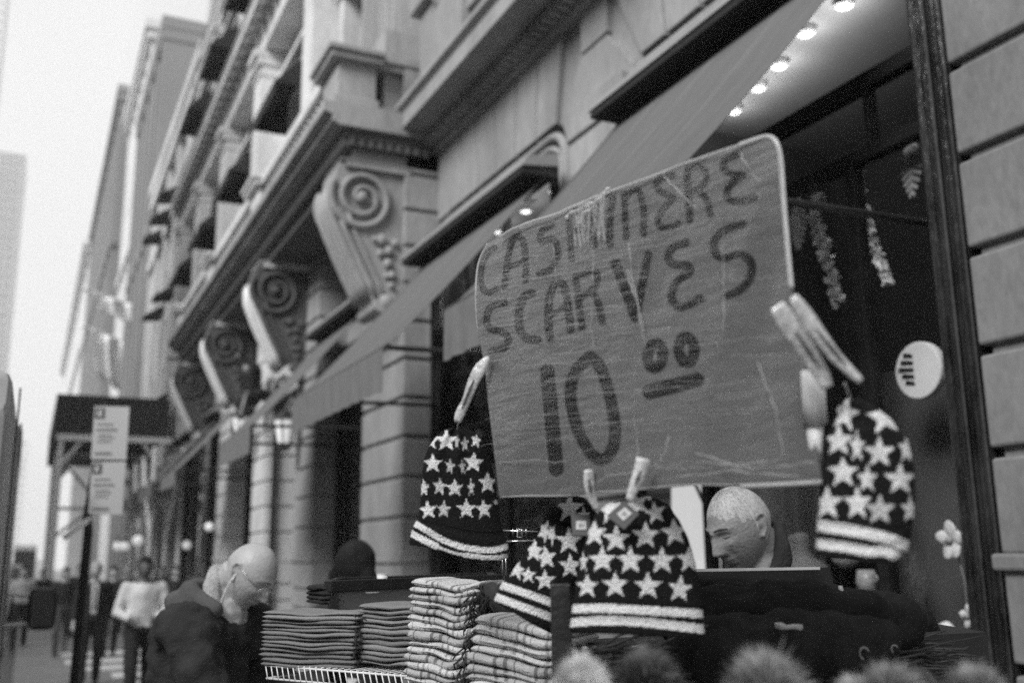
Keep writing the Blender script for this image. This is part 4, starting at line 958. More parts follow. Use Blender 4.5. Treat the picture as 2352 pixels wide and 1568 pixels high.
hatB = beanie('black beanie with white stars, tilted behind the big centre one',
    [(720,720),(645,780),(600,850),(560,930),(510,1000),(465,1060),(425,1105),(385,1190)],
    [(800,715),(850,760),(880,850),(880,950),(840,1050),(760,1120),(690,1230),(650,1340)],
    [(720,720),(760,705),(800,715)], [(385,1190),(470,1240),(560,1295),(650,1340)],
    [(735,765,70),(620,870,60,.6,.5),(572,960,58,.8,.1),(628,992,58,.9,-.1),(732,915,66),(738,1030,62,.9),(493,1045,55,.7,.3),(545,1072,40),(622,1095,52),(655,885,55,.4,.6),(800,800,50,.6)],
    [([(412,1115),(520,1150),(600,1178),(660,1200)], 36), ([(392,1170),(500,1210),(600,1245),(660,1270)], 36)],
    *plane(1230, 1300, 1.80, -.25), fC, thick=.03)
hatC = beanie('large upright centre beanie with rows of white stars, hung lowest',
    [(1000,715),(905,745),(850,800),(812,900),(782,1000),(766,1100),(750,1200),(735,1320),(745,1338)],
    [(1105,705),(1180,740),(1240,820),(1280,900),(1310,1000),(1330,1100),(1345,1200),(1356,1340),(1350,1365)],
    [(1000,715),(1050,700),(1105,705)], [(745,1338),(900,1340),(1100,1348),(1350,1365)],
    [(850,880,68,.9),(950,905,68),(1085,890,68),(1218,875,70,.95,-.1),(885,1002,68),(1015,1005,70),(1160,1005,68),(1285,1000,68,.9),(815,1122,60),(945,1117,66),(1095,1122,68),(1243,1135,68,.9,.1),(1130,785,58,.9,-.2),(800,1010,55,.4),(920,770,75,.8,1.1),(1045,745,60,1,.9),(1100,718,16)],
    [([(748,1226),(900,1222),(1100,1234),(1352,1250)], 40), ([(737,1290),(900,1276),(1100,1288),(1358,1320)], 42)],
    *plane(1460, 1290, 1.62, .05), fC, thick=.045)
hatR = beanie('large blurred beanie at the right of the sign, in front of the shop window',
    [(600,262),(560,290),(530,370),(500,470),(486,590),(478,700),(462,820),(455,980)],
    [(700,275),(800,355),(875,450),(905,550),(912,680),(905,800),(892,900),(875,965)],
    [(600,262),(650,255),(700,275)], [(455,980),(560,1000),(700,1018),(800,1015),(875,965)],
    [(590,330,88,.8,.2),(770,345,88,1,-.15),(560,455,78),(645,482,80,.5),(747,508,78),(872,492,76,.55),(580,600,78),(692,630,70,.75),(843,632,78),(508,742,85,.9),(645,742,85,.8),(750,772,78,1,0,.75),(888,770,72,.6)],
    [([(450,842),(560,855),(760,892),(890,945)], 52), ([(450,925),(600,942),(720,968),(765,955),(830,988)], 46)],
    *plane(1990, 1100, 1.32, -.1), fR, thick=.045, folds=.008)
# card tags on the two middle beanies
def tagcard(pts, inner, org, n, lab):
    q = [onp(x, y, org, n) for x, y in [fC(*p) for p in pts]]; r = empty('swing_tag', q[0], lab, 'tag', 'card tags on the beanies')
    MB().prism(q, n*.0012).build('card', mat('grey_card', .13, .7, .08), r)
    qi = [onp(x, y, org+n*.0018, n) for x, y in [fC(*p) for p in inner]]
    pt = MB().prism(qi, n*.0006).build('print', M_white, r)
    c = np.mean(qi, axis=0); e1 = (qi[1]-qi[0])*.22; e2 = (qi[3]-qi[0])*.22
    MB().prism([c-e1-e2+n*.0007, c+e1*.2-e2+n*.0007, c+e1*.2+e2+n*.0007, c-e1+e2+n*.0007], n*.0004).prism([c+e1*.6-e2*.5+n*.0007, c+e1*1.3-e2*.5+n*.0007, c+e1*1.3+e2*.8+n*.0007, c+e1*.6+e2*.8+n*.0007], n*.0004).build('print_mark', mat('print_grey', .35, .7), r)
o1, n1 = plane(1200+230, 1180, 1.565, .05)
tagcard([(985,728),(1055,790),(985,862),(905,800)], [(990,760),(1022,788),(982,822),(952,790)], o1, n1, 'diamond-turned grey card tag with a white square on the centre beanie')
o2, n2 = plane(1335, 1200, 1.70, -.1)
tagcard([(742,792),(828,796),(832,892),(748,888)], [(765,822),(812,822),(812,862),(765,862)], o2, n2, 'upright grey card tag with a white square on the tilted beanie')

# plastic hanger clips --------------------------------------------------
M_clip = mat('clear_hanger_plastic', .62, .15, .45, 30, .6, 60, alpha=.80, spec=.9)
def clip(path, widths, Z, lab, d=0):
    pts = [P(x, y, Z) for x, y in smooth_line(path, 1)]; ws = np.interp(np.linspace(0, 1, len(pts)), np.linspace(0, 1, len(widths)), widths)*Z/F0/2
    r = empty('hanger_clip', pts[0], lab, 'clip', 'clear plastic hanger clips')
    mb = MB(); n = len(pts); vs = []
    for i, p in enumerate(pts):
        t = pts[min(i+1, n-1)]-pts[max(i-1, 0)]; t /= np.linalg.norm(t); c = np.cross(t, -fwd); c /= np.linalg.norm(c)
        for k in range(10):
            a = 2*math.pi*k/10; vs.append(p+c*math.cos(a)*ws[i]+(-fwd)*math.sin(a)*min(.004, ws[i]))
    mb.add(vs, [(i*10+k, i*10+(k+1) % 10, (i+1)*10+(k+1) % 10, (i+1)*10+k) for i in range(n-1) for k in range(10)]+[tuple(range(10))[::-1], tuple(range((n-1)*10, n*10))])
    bd = mb.build('clip_body', M_clip, r, smooth=True)
    c0 = pts[n//3]; c1 = pts[n//3*2]
    MB().tube([c0-fwd*.005, (c0+c1)/2-fwd*.006, c1-fwd*.005], [.0012, .003, .0012], 6).build('clip_slot', mat('clip_shadow', .10, .3), r)
    return r
clip([(1122,820),(1100,850),(1085,880),(1072,920),(1058,945),(1050,970)], [10, 30, 26, 20, 24, 14], 1.86, 'clear plastic clip holding up the left beanie')
clip([(1352,1078),(1353,1110),(1358,1140),(1372,1172)], [22, 26, 22, 10], 1.635, 'left of the two clear clips under the sign')
clip([(1478,1052),(1468,1090),(1455,1120),(1444,1150)], [34, 32, 24, 14], 1.53, 'right of the two clear clips under the sign, above the centre beanie')
clip([(1785,700),(1815,750),(1850,800),(1885,855),(1902,890)], [36, 52, 46, 40, 26], 1.30, 'blurred wide clear clip at the right edge of the sign')
clip([(1822,680),(1860,740),(1910,810),(1950,850),(1978,875)], [20, 44, 34, 26, 16], 1.27, 'long clear strap clip reaching down to the right beanie')
pa, pb_ = P(1866, 850, 1.36), P(1872, 972, 1.36)
r = empty('paper_roll', pa, 'white paper roll hanging beside the right edge of the sign', 'paper roll')
MB().tube([pa, pb_], [.0155, .0165], 14).tube([pb_, P(1872, 1085, 1.36)], [.0115, .0085], 14).build('roll', M_white, r, smooth=True)
# strings
for (a, b, za, zb, lb) in (((1052,970),(1050,985),1.86,1.93,'short thread above the left beanie'), ((1940,880),(1955,920),1.27,1.32,'short thread above the right beanie')):
    tag(MB().tube([P(*a, za), P(*b, zb)], .0009, 5).build('thread', M_white), lb, 'thread')

# ================================================================== SCARF CART
def frame(px0, py0, Z0, px1, py1, Z1_):
    a, b = P(px0, py0, Z0), P(px1, py1, Z1_); u = b-a; return a, b, u/np.linalg.norm(u)
M_wool = [mat('grey_wool_%s' % n, v, .95, .10, 30, .5, 300, fine=.12, spec=.1) for n, v in (('mid', .24), ('soft', .28), ('deep', .20))]
def plaid_mat(name, base, dark, sc, ang=0.0):
    if name in MATS: return MATS[name]
    m = mat(name, base, .95, .12, 40, .6, 260, spec=.1); t = m.node_tree; b = t.nodes['Principled BSDF']; src = b.inputs['Base Color'].links[0].from_socket
    tc = t.nodes.new('ShaderNodeTexCoord'); uvn = t.nodes.new('ShaderNodeAttribute'); uvn.attribute_name = 'along'
    def band(freq, width, off):
        mu = t.nodes.new('ShaderNodeMath'); mu.operation = 'MULTIPLY_ADD'; mu.inputs[1].default_value = freq; mu.inputs[2].default_value = off
        t.links.new(uvn.outputs['Fac'], mu.inputs[0])
        fr = t.nodes.new('ShaderNodeMath'); fr.operation = 'FRACT'; t.links.new(mu.outputs[0], fr.inputs[0])
        lt = t.nodes.new('ShaderNodeMath'); lt.operation = 'LESS_THAN'; lt.inputs[1].default_value = width; t.links.new(fr.outputs[0], lt.inputs[0]); return lt
    b1, b2, b3 = band(sc, .10, .1), band(sc, .06, .32), band(sc*2, .07, .7)
    ad = t.nodes.new('ShaderNodeMath'); ad.operation = 'MAXIMUM'; t.links.new(b1.outputs[0], ad.inputs[0]); t.links.new(b2.outputs[0], ad.inputs[1])
    a2 = t.nodes.new('ShaderNodeMath'); a2.operation = 'MAXIMUM'; t.links.new(ad.outputs[0], a2.inputs[0]); t.links.new(b3.outputs[0], a2.inputs[1])
    mu = t.nodes.new('ShaderNodeMath'); mu.operation = 'MULTIPLY'; mu.inputs[1].default_value = .75; t.links.new(a2.outputs[0], mu.inputs[0])
    mx_ = t.nodes.new('ShaderNodeMix'); mx_.data_type = 'RGBA'; t.links.new(mu.outputs[0], mx_.inputs[0]); t.links.new(src, mx_.inputs[6]); mx_.inputs[7].default_value = (dark, dark, dark, 1)
    t.links.new(mx_.outputs[2], b.inputs['Base Color']); return m
def scarf(name, a, u, L, th, depth, m, label, group, wave=0.004, ph=0, droop=0, dn=None, fringe=None):
    """folded scarf: soft slab with rounded folds; a = lower front left point, u = direction of the front fold"""
    up = np.array([0, 0, 1.0]); v = np.cross(up, u); v /= np.linalg.norm(v)
    if v.dot(fwd) < 0: v = -v
    r = empty(name, a+u*L/2+v*depth/2, label, 'scarf', group)
    nl, nc = 40, 22; vs = []; al = []
    o1, o2, o3 = rng.uniform(0, 6, 3); jl = rng.uniform(-.004, .004)
    for i in range(nl+1):
        s = i/nl; x = s*L; e = min(1, min(s, 1-s)/.06); tap = math.sqrt(max(0, 1-(1-e)**2))*.72+.28 if e < 1 else 1
        z0 = wave*(math.sin(s*5.5+ph)+.35*math.sin(s*13+ph*2+o1*.1))-droop*s
        th_ = th*(1+.10*math.sin(s*7+o2)+.05*math.sin(s*19+o3))
        for k in range(nc):
            q = 2*math.pi*k/nc; cx_, cz = math.cos(q), math.sin(q)
            sx = abs(cx_)**.5*math.copysign(1, cx_); sz = abs(cz)**.5*math.copysign(1, cz)
            dd = depth/2*(1-sx)  # 0 at front
            dd += .004*math.sin(s*6+o1)+jl
            vs.append(a+u*(x)+v*dd+up*(th/2+z0+sz*th_/2*tap)); al.append(s+.03*math.sin(o1)+dd*.3)
    fs = [(i*nc+k, i*nc+(k+1) % nc, (i+1)*nc+(k+1) % nc, (i+1)*nc+k) for i in range(nl) for k in range(nc)]+[tuple(range(nc))[::-1], tuple(range(nl*nc, (nl+1)*nc))]
    mb = MB(); mb.add(vs, fs); o = mb.build('folded_cloth', m, r, smooth=True)
    at = o.data.attributes.new('along', 'FLOAT', 'POINT'); at.data.foreach_set('value', np.array(al, dtype=np.float32))
    # the darker gap seen between inner layers: a second fold line inside the roll
    mb = MB(); mb.tube([a+u*(L*s)+v*(.0025)+up*(th/2+wave*(math.sin(s*5.5+ph)+.35*math.sin(s*13+ph*2+o1*.1))-droop*s) for s in np.linspace(.02, .98, 24)], th*.10, 5)
    mb.build('inner_fold', m, r, smooth=True)
    if fringe:
        fm = MB()
        for k in range(fringe):
            y_ = rng.uniform(0, depth*.7); p = a+u*L+v*y_+up*rng.uniform(.2, .8)*th
            pts = [p-u*.01]
            dd = u*1.0+rng.normal(0, .35, 3); dd /= np.linalg.norm(dd)
            for j in range(3): dd = dd+np.array([0, 0, -.55]); dd /= np.linalg.norm(dd); pts.append(pts[-1]+dd*rng.uniform(.006, .011))
            fm.tube(pts, .0014, 4)
        fm.build('fringe', mat('dark_fringe', .035, .9, .5, 60), r, smooth=True)
    return r
ordn = ['topmost', 'second', 'third', 'fourth', 'fifth', 'sixth', 'seventh', 'eighth', 'ninth', 'tenth', 'eleventh', 'twelfth', 'thirteenth', 'fourteenth', 'fifteenth', 'sixteenth', 'seventeenth', 'eighteenth', 'nineteenth', 'twentieth']
def stack(n, pxl, pyl, Zl, pxr, Zr, pyb, mats, desc, grp, wave=.003, ph=0, depth=.17, th=None, fringe=None, drift=0, jw=.004, droop=0):
    a = P(pxl, pyl, Zl); b = ony(pxr, pyl, P(pxr, pyl, Zr)[1]); b[2] = a[2]; u = b-a; L = np.linalg.norm(u); u /= L
    zt = a[2]; zb = P(pxl, pyb, Zl)[2]; th = th or (zt-zb)/n
    ths = rng.uniform(.80, 1.22, n); ths *= (zt-zb)/ths.sum(); zk = zt
    for k in range(n):
        ph_ = ph+.25*math.sin(k*.7)+rng.uniform(-.35, .35); off = rng.uniform(-jw, jw)+drift*k
        zk -= ths[k]; th = ths[k]; p = a.copy()+u*off; p[2] = zk
        scarf('folded_scarf', p, u, L+rng.uniform(-jw, jw)*1.5, th*1.2, depth+rng.uniform(-.01, .01), mats[int(rng.integers(len(mats)))] if k else mats[0],
              '%s scarf from the top in %s' % (ordn[k], desc), grp, wave*rng.uniform(.6, 1.5), ph_, droop=droop, fringe=fringe)
    return a, u, L, zb
GRP = 'folded scarves stacked on the cart'
a1, u1, L1, zb1 = stack(13, 603, 1404, 2.52, 818, 2.40, 1528, M_wool, 'the plain grey stack nearest the bald man', GRP, .0022, 2.2, fringe=14, drift=-.0004)
a2, u2, L2, zb2 = stack(12, 822, 1388, 2.43, 965, 2.33, 1522, M_wool, 'the plain grey stack beside the plaid one', GRP, .002, 2.0, fringe=0)
M_pl1 = [plaid_mat('cream_plaid', .62, .12, 2.6), plaid_mat('pale_plaid', .70, .26, 3.1), plaid_mat('sand_plaid', .50, .10, 2.2)]
a3, u3, L3, zb3 = stack(16, 940, 1338, 2.20, 1098, 2.12, 1604, M_pl1, 'the tall cream plaid stack in the middle', GRP, .0055, .9, depth=.17, fringe=22, drift=-.0010, jw=.005)
a4, u4, L4, zb4 = stack(9, 1085, 1418, 2.02, 1290, 1.93, 1600, M_pl1[1:]+[plaid_mat('white_plaid', .75, .34, 2.0)], 'the white plaid stack right of the dark fringe', GRP, .004, .3, depth=.18, droop=.02, drift=-.0025)
a5, u5, L5, zb5 = stack(4, 705, 1345, 2.75, 765, 2.72, 1386, [mat('black_wool', .02, .95, .3, 60, .5, 200)], 'the little black stack behind the grey ones', GRP, .001, 1, depth=.14, fringe=10)
# dark fringe bundle hanging between the plaid stacks
fb = MB()
for k in range(260):
    t = rng.uniform(0, 1); p = P(1112-40*t+rng.uniform(-22, 22), 1355+t*210, 2.12+rng.uniform(-.05, .04)); q = p+np.array([rng.normal(0, .012), rng.normal(0, .01), -.012]); fb.tube([p, q, q+np.array([rng.normal(0, .008), rng.normal(0, .006), -.012])], .0018, 4)
fb.tube([P(1120, 1350, 2.15), P(1150, 1390, 2.12), P(1165, 1420, 2.10)], [.02, .028, .015], 8)
tag(fb.build('scarf_fringe', mat('dark_fringe', .035, .9, .5, 60), smooth=True), 'tangle of dark scarf fringe between the two plaid stacks', 'fringe')

cart = empty('cart', (1.1, 2.6, 0), 'black display cart with a white wire shelf and a raised grey-sided tray', 'cart')
# wire shelf
wa, wb = P(608, 1527, 2.50), P(945, 1533, 2.27); wb[2] = wa[2]-.004; uu = (wb-wa)/np.linalg.norm(wb-wa); vv = np.cross([0, 0, 1], uu); vv = vv if vv.dot(fwd) > 0 else -vv
wr = MB(); lip = .030; Lw = np.linalg.norm(wb-wa)
wr.tube([wa, wb], .0028, 8).tube([wa+uu*.012-np.array([0, 0, lip])-vv*.004, wb-np.array([0, 0, lip])-vv*.004], .0026, 8)
wr.tube([wa+uu*.012-np.array([0, 0, lip]), wa+uu*.012-np.array([0, 0, lip])+vv*.25], .0026, 6)
x = .004
while x < Lw:
    wr.tube([wa+uu*x+vv*.28+np.array([0, 0, .0035]), wa+uu*x+np.array([0, 0, .0035])-vv*.002, wa+uu*(x+.014)-np.array([0, 0, lip])-vv*.006], .0019, 6); x += .0185
wr.tube([wa+vv*.28, wb+vv*.28], .0028, 6)
wr.build('wire_shelf', M_wire, cart, smooth=True)
# tray
def H(px, py, Z, z=None):
    p = P(px, py, Z)
    if z is not None: p[2] = z
    return p
t0 = P(760, 1333, 2.72); t1 = P(1155, 1312, 3.30); t1[2] = t0[2]
ut = (t1-t0)/np.linalg.norm(t1-t0); vt = P(790, 1324, 3.15)-t0; vt[2] = 0; vt /= np.linalg.norm(vt); Lt = np.linalg.norm(t1-t0)
def bar(p, q, hz, wd, mbx, up_=0):
    d = (q-p)/np.linalg.norm(q-p); n = np.cross([0, 0, 1], d)*wd
    mbx.prism([p+np.array([0, 0, up_]), q+np.array([0, 0, up_]), q-np.array([0, 0, hz]), p-np.array([0, 0, hz])], n)
tb = MB(); 
bar(t0, t1, .030, .02, tb); bar(t0+vt*.36, t1+vt*.36, .024, .02, tb); bar(t0+vt*.02, t0+vt*.36, .03, .02, tb); bar(t1-ut*.02+vt*.02, t1-ut*.02+vt*.36, .03, .02, tb)
tb.build('tray_rim', mat('black_wood', .02, .4, .4, 20, .3, 80), cart, bevel=.002)
tb = MB(); bar(t0+ut*.012+vt*.012-np.array([0, 0, .0305]), t1-ut*.02+vt*.012-np.array([0, 0, .0305]), .17, .012, tb)
tb.build('tray_side', mat('grey_board', .17, .7, .05, 4), cart)
tb = MB(); tb.prism([t0+vt*.03-np.array([0, 0, .03]), t1+vt*.03-np.array([0, 0, .03]), t1+vt*.35-np.array([0, 0, .03]), t0+vt*.35-np.array([0, 0, .03])], (0, 0, -.01)); tb.build('tray_floor', M_dark, cart)
# chrome rods and buckle rack at the tray's far end
ch = MB(); M_chrome = mat('chrome', .7, .15, .05, metal=1.0)
for px in (1153, 1161): ch.tube([P(px, 1275, 2.5), P(px+3, 1350, 2.5)], .0014, 6)
ch.tube([P(1153, 1275, 2.5), P(1161, 1278, 2.5)], .0014, 6)
ch.tube([P(1160, 1243, 2.5), P(1225, 1241, 2.5)], .0022, 6).tube([P(1150, 1218, 2.5), P(1240, 1220, 2.5)], .0020, 6)
for x in (1178, 1190, 1198, 1208): ch.tube([P(x, 1214, 2.49), P(x, 1232, 2.49)], .0016, 6)
ch.tube([P(1188, 1215, 2.48), P(1200, 1215, 2.48), P(1200, 1233, 2.48), P(1188, 1233, 2.48), P(1188, 1215, 2.48)], .0018, 6)
ch.build('chrome_rods', M_chrome, cart, smooth=True)
# posts carrying the cart
fr = MB()
for p in (wa+vv*.27+uu*.02, wb+vv*.27-uu*.02, t0+ut*.01+vt*.01, t1+vt*.34-ut*.02, t0+ut*.01+vt*.34, t1-ut*.02+vt*.02):
    fr.box(p[0]-.012, p[0]+.012, p[1]-.012, p[1]+.012, 0.05, p[2]-.04)
lo = MB(); cz = 1.10
fr.build('cart_frame', M_dark, cart)
c0 = P(930, 1600, 2.35); 
MB().box(.62, 1.45, 1.78, 2.75, .45, 1.25).build('cart_box', mat('black_cart_box', .015, .7, .3, 6), cart, bevel=.01)
MB().prism([a3-u3*.0+np.array([0, 0, -.55]), a4+u4*.2+np.array([0, 0, -.3]), a4+u4*.2+np.array([.15, .2, -.3]), a3+np.array([.15, .2, -.55])], (0, 0, .01)).build('lower_shelf', M_dark, cart)
# dark upright at the centre, out of focus
pz = 1.68; q = [P(1264, 1342, pz), P(1312, 1338, pz), P(1316, 1568, pz), P(1270, 1568, pz)]
cp = MB(); a = P(1288, 1340, pz); cp.prism([a-rgt*.017, a+rgt*.017, (a+rgt*.017)*[1, 1, 0], (a-rgt*.017)*[1, 1, 0]], fwd*.03)
cp.build('centre_post', mat('black_wood', .02), cart, bevel=.003)
# things on the tray
p = P(878, 1336, 2.98); r = empty('paper_cup', p, 'small white paper cup standing on the black tray rim', 'cup')
MB().tube([p+np.array([0, 0, -.012]), p+np.array([0, 0, .022])], [.0135, .0168], 16).build('cup', M_white, r, smooth=True)
MB().tube([p+np.array([0, 0, .0225]), p+np.array([0, 0, .0245])], .0178, 16).build('cup_rim', M_white, r)
p = P(849, 1337, 2.98); r = empty('crumpled_tissue', p, 'small crumpled white tissue left of the paper cup', 'tissue')
tq = remesh_body('tissue', [(p+np.array([-.008, 0, -.006]), p+np.array([.006, 0, -.004]), .008, .007), (p, p+np.array([0, 0, .004]), .008, .005)], M_white, r, .003, disp=.006)
p = P(855, 1362, 2.70); tag(MB().tube([p, p+np.array([0, 0, .003])], [.018, .02], 14).build('jar_lid', mat('pale_lid', .4, .4)), 'flat pale lid resting behind the grey scarves', 'lid')

# ================================================================== DARK COAT RACK ON THE RIGHT
rk = empty('coat_rack', (1.6, 1.9, 0), 'low rack topped by a black board, draped with black garments', 'rack')
r0, r1 = P(1598, 1306, 2.25), P(1882, 1285, 2.33); r1[2] = r0[2]
ur = (r1-r0)/np.linalg.norm(r1-r0); vr = np.cross([0, 0, 1], ur); vr = vr if vr.dot(fwd) > 0 else -vr; Lr = np.linalg.norm(r1-r0)
MB().prism([r0, r1, r1+vr*.02, r0+vr*.02], (0, 0, -.006)).build('board_highlight', mat('pale_edge_strip', .5, .3, .1, 20), rk)  # pale strip stands in for a highlight along the black board
MB().prism([r0+vr*.022-np.array([0, 0, .002]), r1+ur*.04+vr*.022-np.array([0, 0, .002]), r1+ur*.04+vr*.022-np.array([0, 0, .30]), r0+vr*.022-np.array([0, 0, .30])], vr*.015).build('board', mat('black_acrylic', .012, .18, .2, 6), rk)
for p in (r0+ur*.04+vr*.06, r1+vr*.06): MB().tube([(p[0], p[1], 0), (p[0], p[1], r0[2]-.02)], .012, 8).build('leg', M_dark, rk)
def drape(name, cpts, Zs, lab, m, disp=.05, vox=.012, grp='black garments piled on the rack'):
    caps = []
    for (x0, y0, z0, ra), (x1, y1, z1, rb) in zip(cpts[:-1], cpts[1:]): caps.append((P(x0, y0, z0), P(x1, y1, z1), ra, rb))
    r = empty(name, P(cpts[0][0], cpts[0][1], cpts[0][2]), lab, 'garment', grp)
    remesh_body('cloth', caps, m, r, vox, disp=disp, smooth=2); return r
M_coat = mat('black_coat_cloth', .010, .9, .5, 10, .6, 90, spec=.15)
M_coat2 = mat('charcoal_knit_cloth', .018, .9, .6, 16, .8, 120, spec=.15)
drape('folded_coat', [(1600,1400,2.0,.045),(1700,1392,2.05,.05),(1800,1386,2.1,.05),(1900,1388,2.12,.048),(1975,1400,2.12,.042)], 2, 'long black coat draped along the top of the rack', M_coat)
drape('folded_coat', [(1590,1420,1.9,.06),(1720,1425,1.92,.07),(1850,1420,1.95,.07),(1980,1425,2.0,.065),(2060,1432,2.05,.05)], 2, 'thick black jacket lying below the long coat', M_coat)
drape('folded_coat', [(1620,1490,1.8,.06),(1760,1480,1.82,.06),(1900,1478,1.86,.055),(2020,1462,1.92,.045)], 2, 'black coat lowest in the pile with a pale toggle', M_coat2)
drape('folded_coat', [(2040,1400,2.3,.05),(2100,1425,2.3,.055),(2110,1450,2.3,.05)], 2, 'rounded black sleeve end at the right of the pile', M_coat)
# hook and toggle
p = [P(x, y, 1.98) for x, y in ((1930,1345),(1933,1362),(1940,1382),(1946,1398),(1952,1404),(1958,1400),(1958,1390))]
tag(MB().tube(p, [.004, .006, .0065, .006, .0055, .005, .004], 8).build('coat_hook', mat('pale_hook', .42, .35), smooth=True), 'pale curved plastic hook on the black coats', 'hook')
tag(MB().tube([P(x, y, 1.76) for x, y in ((1780,1435),(1795,1437),(1808,1440),(1822,1438),(1842,1440))], [.005, .0065, .004, .0045, .0055], 8).build('toggle', mat('pale_hook', .42), smooth=True), 'pale bone-shaped toggle on the lowest black coat', 'toggle')
# tangled dark wicker / yarn basket along the bottom
wk = MB(); M_wick = mat('dark_wicker', .035, .6, .7, 12)
for k in range(420):
    t = rng.uniform(0, 1); px = 1340+t*840; py = 1480+rng.uniform(0, 90)-8*math.sin(t*3); z_ = 1.75+t*.35+rng.uniform(-.05, .08)
    a = P(px, py, z_); dr_ = rgt*rng.uniform(.04, .11)+np.array([0, 0, rng.normal(.004, .010)]); m_ = a+dr_*.5+np.array([0, 0, rng.normal(0, .004)])
    wk.tube([a, m_, a+dr_], rng.uniform(.0012, .003), 4)
bk = empty('wicker_basket', P(1800, 1520, 1.9), 'wide dark wicker basket along the foot of the stall', 'basket')
wk.build('weave', M_wick, bk, smooth=True)
q0, q1 = P(1335, 1500, 1.86), P(2270, 1500, 2.22); z_ = q0[2]
MB().prism([q0, (q1[0], q1[1], z_), (q1[0], q1[1], z_-.3), (q0[0], q0[1], z_-.3)], fwd*.3).build('basket_body', mat('black_basket', .01, .8, .5, 10), bk)
lk = MB()                                             # light loops and rings caught in the weave
for x, y, s in ((1452,1480,.8),(1500,1478,.7),(1985,1500,.9),(2055,1490,.6),(1560,1485,.5),(1930,1520,.6)):
    c_ = P(x, y, 1.84); lk.tube([c_+rgt*.010*s*math.cos(t)+np.array([0, 0, .012*s*math.sin(t)]) for t in np.linspace(.3, 3.6+s, 8)], .0028*s, 6)
lk.build('pale_loops', mat('dull_loop', .16), bk, smooth=True)
for (x0, x1, y, lb) in ((1340, 1372, 1492, 'small grey card box under the centre beanie'), (1452, 1512, 1488, 'flat pale packet under the right of the centre beanie')):
    c_ = P(x0, y, 1.80); c2 = P(x1, y, 1.80); h_ = .03 if x0 < 1400 else .014
    rr = empty('goods_packet', c_, lb, 'packet'); MB().prism([c_, c2, c2-np.array([0, 0, h_]), c_-np.array([0, 0, h_])], fwd*.03).build('card', mat('grey_card', .13), rr, bevel=.002)
    MB().prism([c_+np.array([0, 0, .004]), c2+np.array([0, 0, .004]), c2-np.array([0, 0, -.0005]), c_-np.array([0, 0, -.0005])], fwd*.03).build('label_strip', mat('pale_edge_strip', .5), rr)

# ================================================================== FUR POMPOMS, close and out of focus
def pompom(px, py, Z, R, base, tip, lab, n=2600):
    c = P(px, py, Z); r = empty('pompom_hat', c, lab, 'hat', 'fur pompom hats along the front edge')
    MB().ball(c, R*.62, 10).build('pompom_core', mat('fur_core_%d' % int(base*1000), base, .9, .3, 20), r, smooth=True)
    fb = MB(); an = rng.uniform(.88, 1.12, 3)
    for k in range(n):
        d = rng.normal(0, 1, 3); d /= np.linalg.norm(d); l = R*rng.uniform(.84, 1.1)*(1+.05*math.sin(d[0]*5+px)*math.sin(d[2]*6)); t = rng.normal(0, .12, 3)
        s_ = np.cross(d, [.3, .5, .8]); s_ /= np.linalg.norm(s_); s_ *= R*.028
        p0 = c+d*R*.5; p1 = c+(d+t*.4)*l*.8; p2 = c+(d+t)*l
        fb.add([p0-s_, p0+s_, p1+s_*.8, p2, p1-s_*.8], [(0, 1, 2, 3, 4)])
    fb.build('pompom_fur', mat('fur_%d' % int(tip*1000), tip, .9, .45, 14), r)
    k_ = MB(); k_.tube([c+np.array([0, 0, -R*.8]), c+np.array([0, 0, -R*1.2]), c+np.array([0, 0, -R*2.0]), c+np.array([0, 0, -R*3.2])], [R*.3, R*.9, R*1.5, R*1.6], 20)
    k_.build('knit', mat('grey_hat_knit', .10, .95, .2, 40, .5, 200), r, smooth=True)
pompom(1337, 1574, 1.15, .035, .50, .80, 'pale fur pompom left-most at the bottom edge')
pompom(1487, 1572, 1.25, .045, .05, .16, 'dark fur pompom hat second from the left')
pompom(1765, 1608, 1.05, .050, .14, .36, 'large mottled grey fur pompom in front of the black coats')
pompom(2055, 1606, 1.10, .040, .16, .34, 'mid grey fur pompom right of the large mottled one')
pompom(2110, 1578, 1.35, .026, .04, .16, 'small dark fur pompom behind the grey ones')
pompom(2245, 1606, 1.05, .036, .15, .32, 'grey fur pompom at the far right of the bottom edge')
pompom(1965, 1618, 1.10, .030, .25, .45, 'small pale fur pompom low between the grey ones')
for k, (pts, lb) in enumerate((([(2128,1540),(2140,1562),(2152,1580)], 'pale blade of a stalk pointing up-left'), ([(2196,1575),(2202,1555),(2206,1545)], 'pale thin stalk upright beside the blade'), ([(2225,1556),(2242,1548),(2262,1545)], 'pale stalk leaning right at the bottom'))):
    tag(MB().tube([P(x, y, 1.5) for x, y in pts], [.003, .006, .0015], 6, flat=.4).build('stalk', mat('pale_hook', .42), smooth=True), lb, 'stalk')

# ================================================================== BALD MAN
def hd(px, py, Z): return P(px, py, Z)
bm_c = P(574, 1318, 3.62); fdir = rgt*.93-fwd*.30; fdir /= np.linalg.norm(fdir); pit = rad(40)
face = fdir*math.cos(pit)+np.array([0, 0, -math.sin(pit)]); upv = np.array([0, 0, 1])*math.cos(pit)+fdir*math.sin(pit)
r = empty('person', (bm_c[0]-.2, bm_c[1], 0), 'bald man in glasses and a dark hooded jacket, head bowed over the scarves', 'person')
hb, T = head_mesh(bm_c, face, upv, 1.0, 56)
bk_ = -fdir
nb = bm_c-fdir*.115+np.array([0, 0, -.105]); hip = nb+bk_*.04+np.array([0, 0, -.62]); hip[2] = .95
hb.tube([T((0, -.045, -.03)), T((0, -.055, -.09)), nb+np.array([0, 0, -.03])], [.062, .058, .075], 14)
near = np.cross(fdir, [0, 0, 1]); near = near if near.dot(-fwd) > 0 else -near     # towards the viewer
ch_ = nb+bk_*.015+np.array([0, 0, -.13])
arms = []
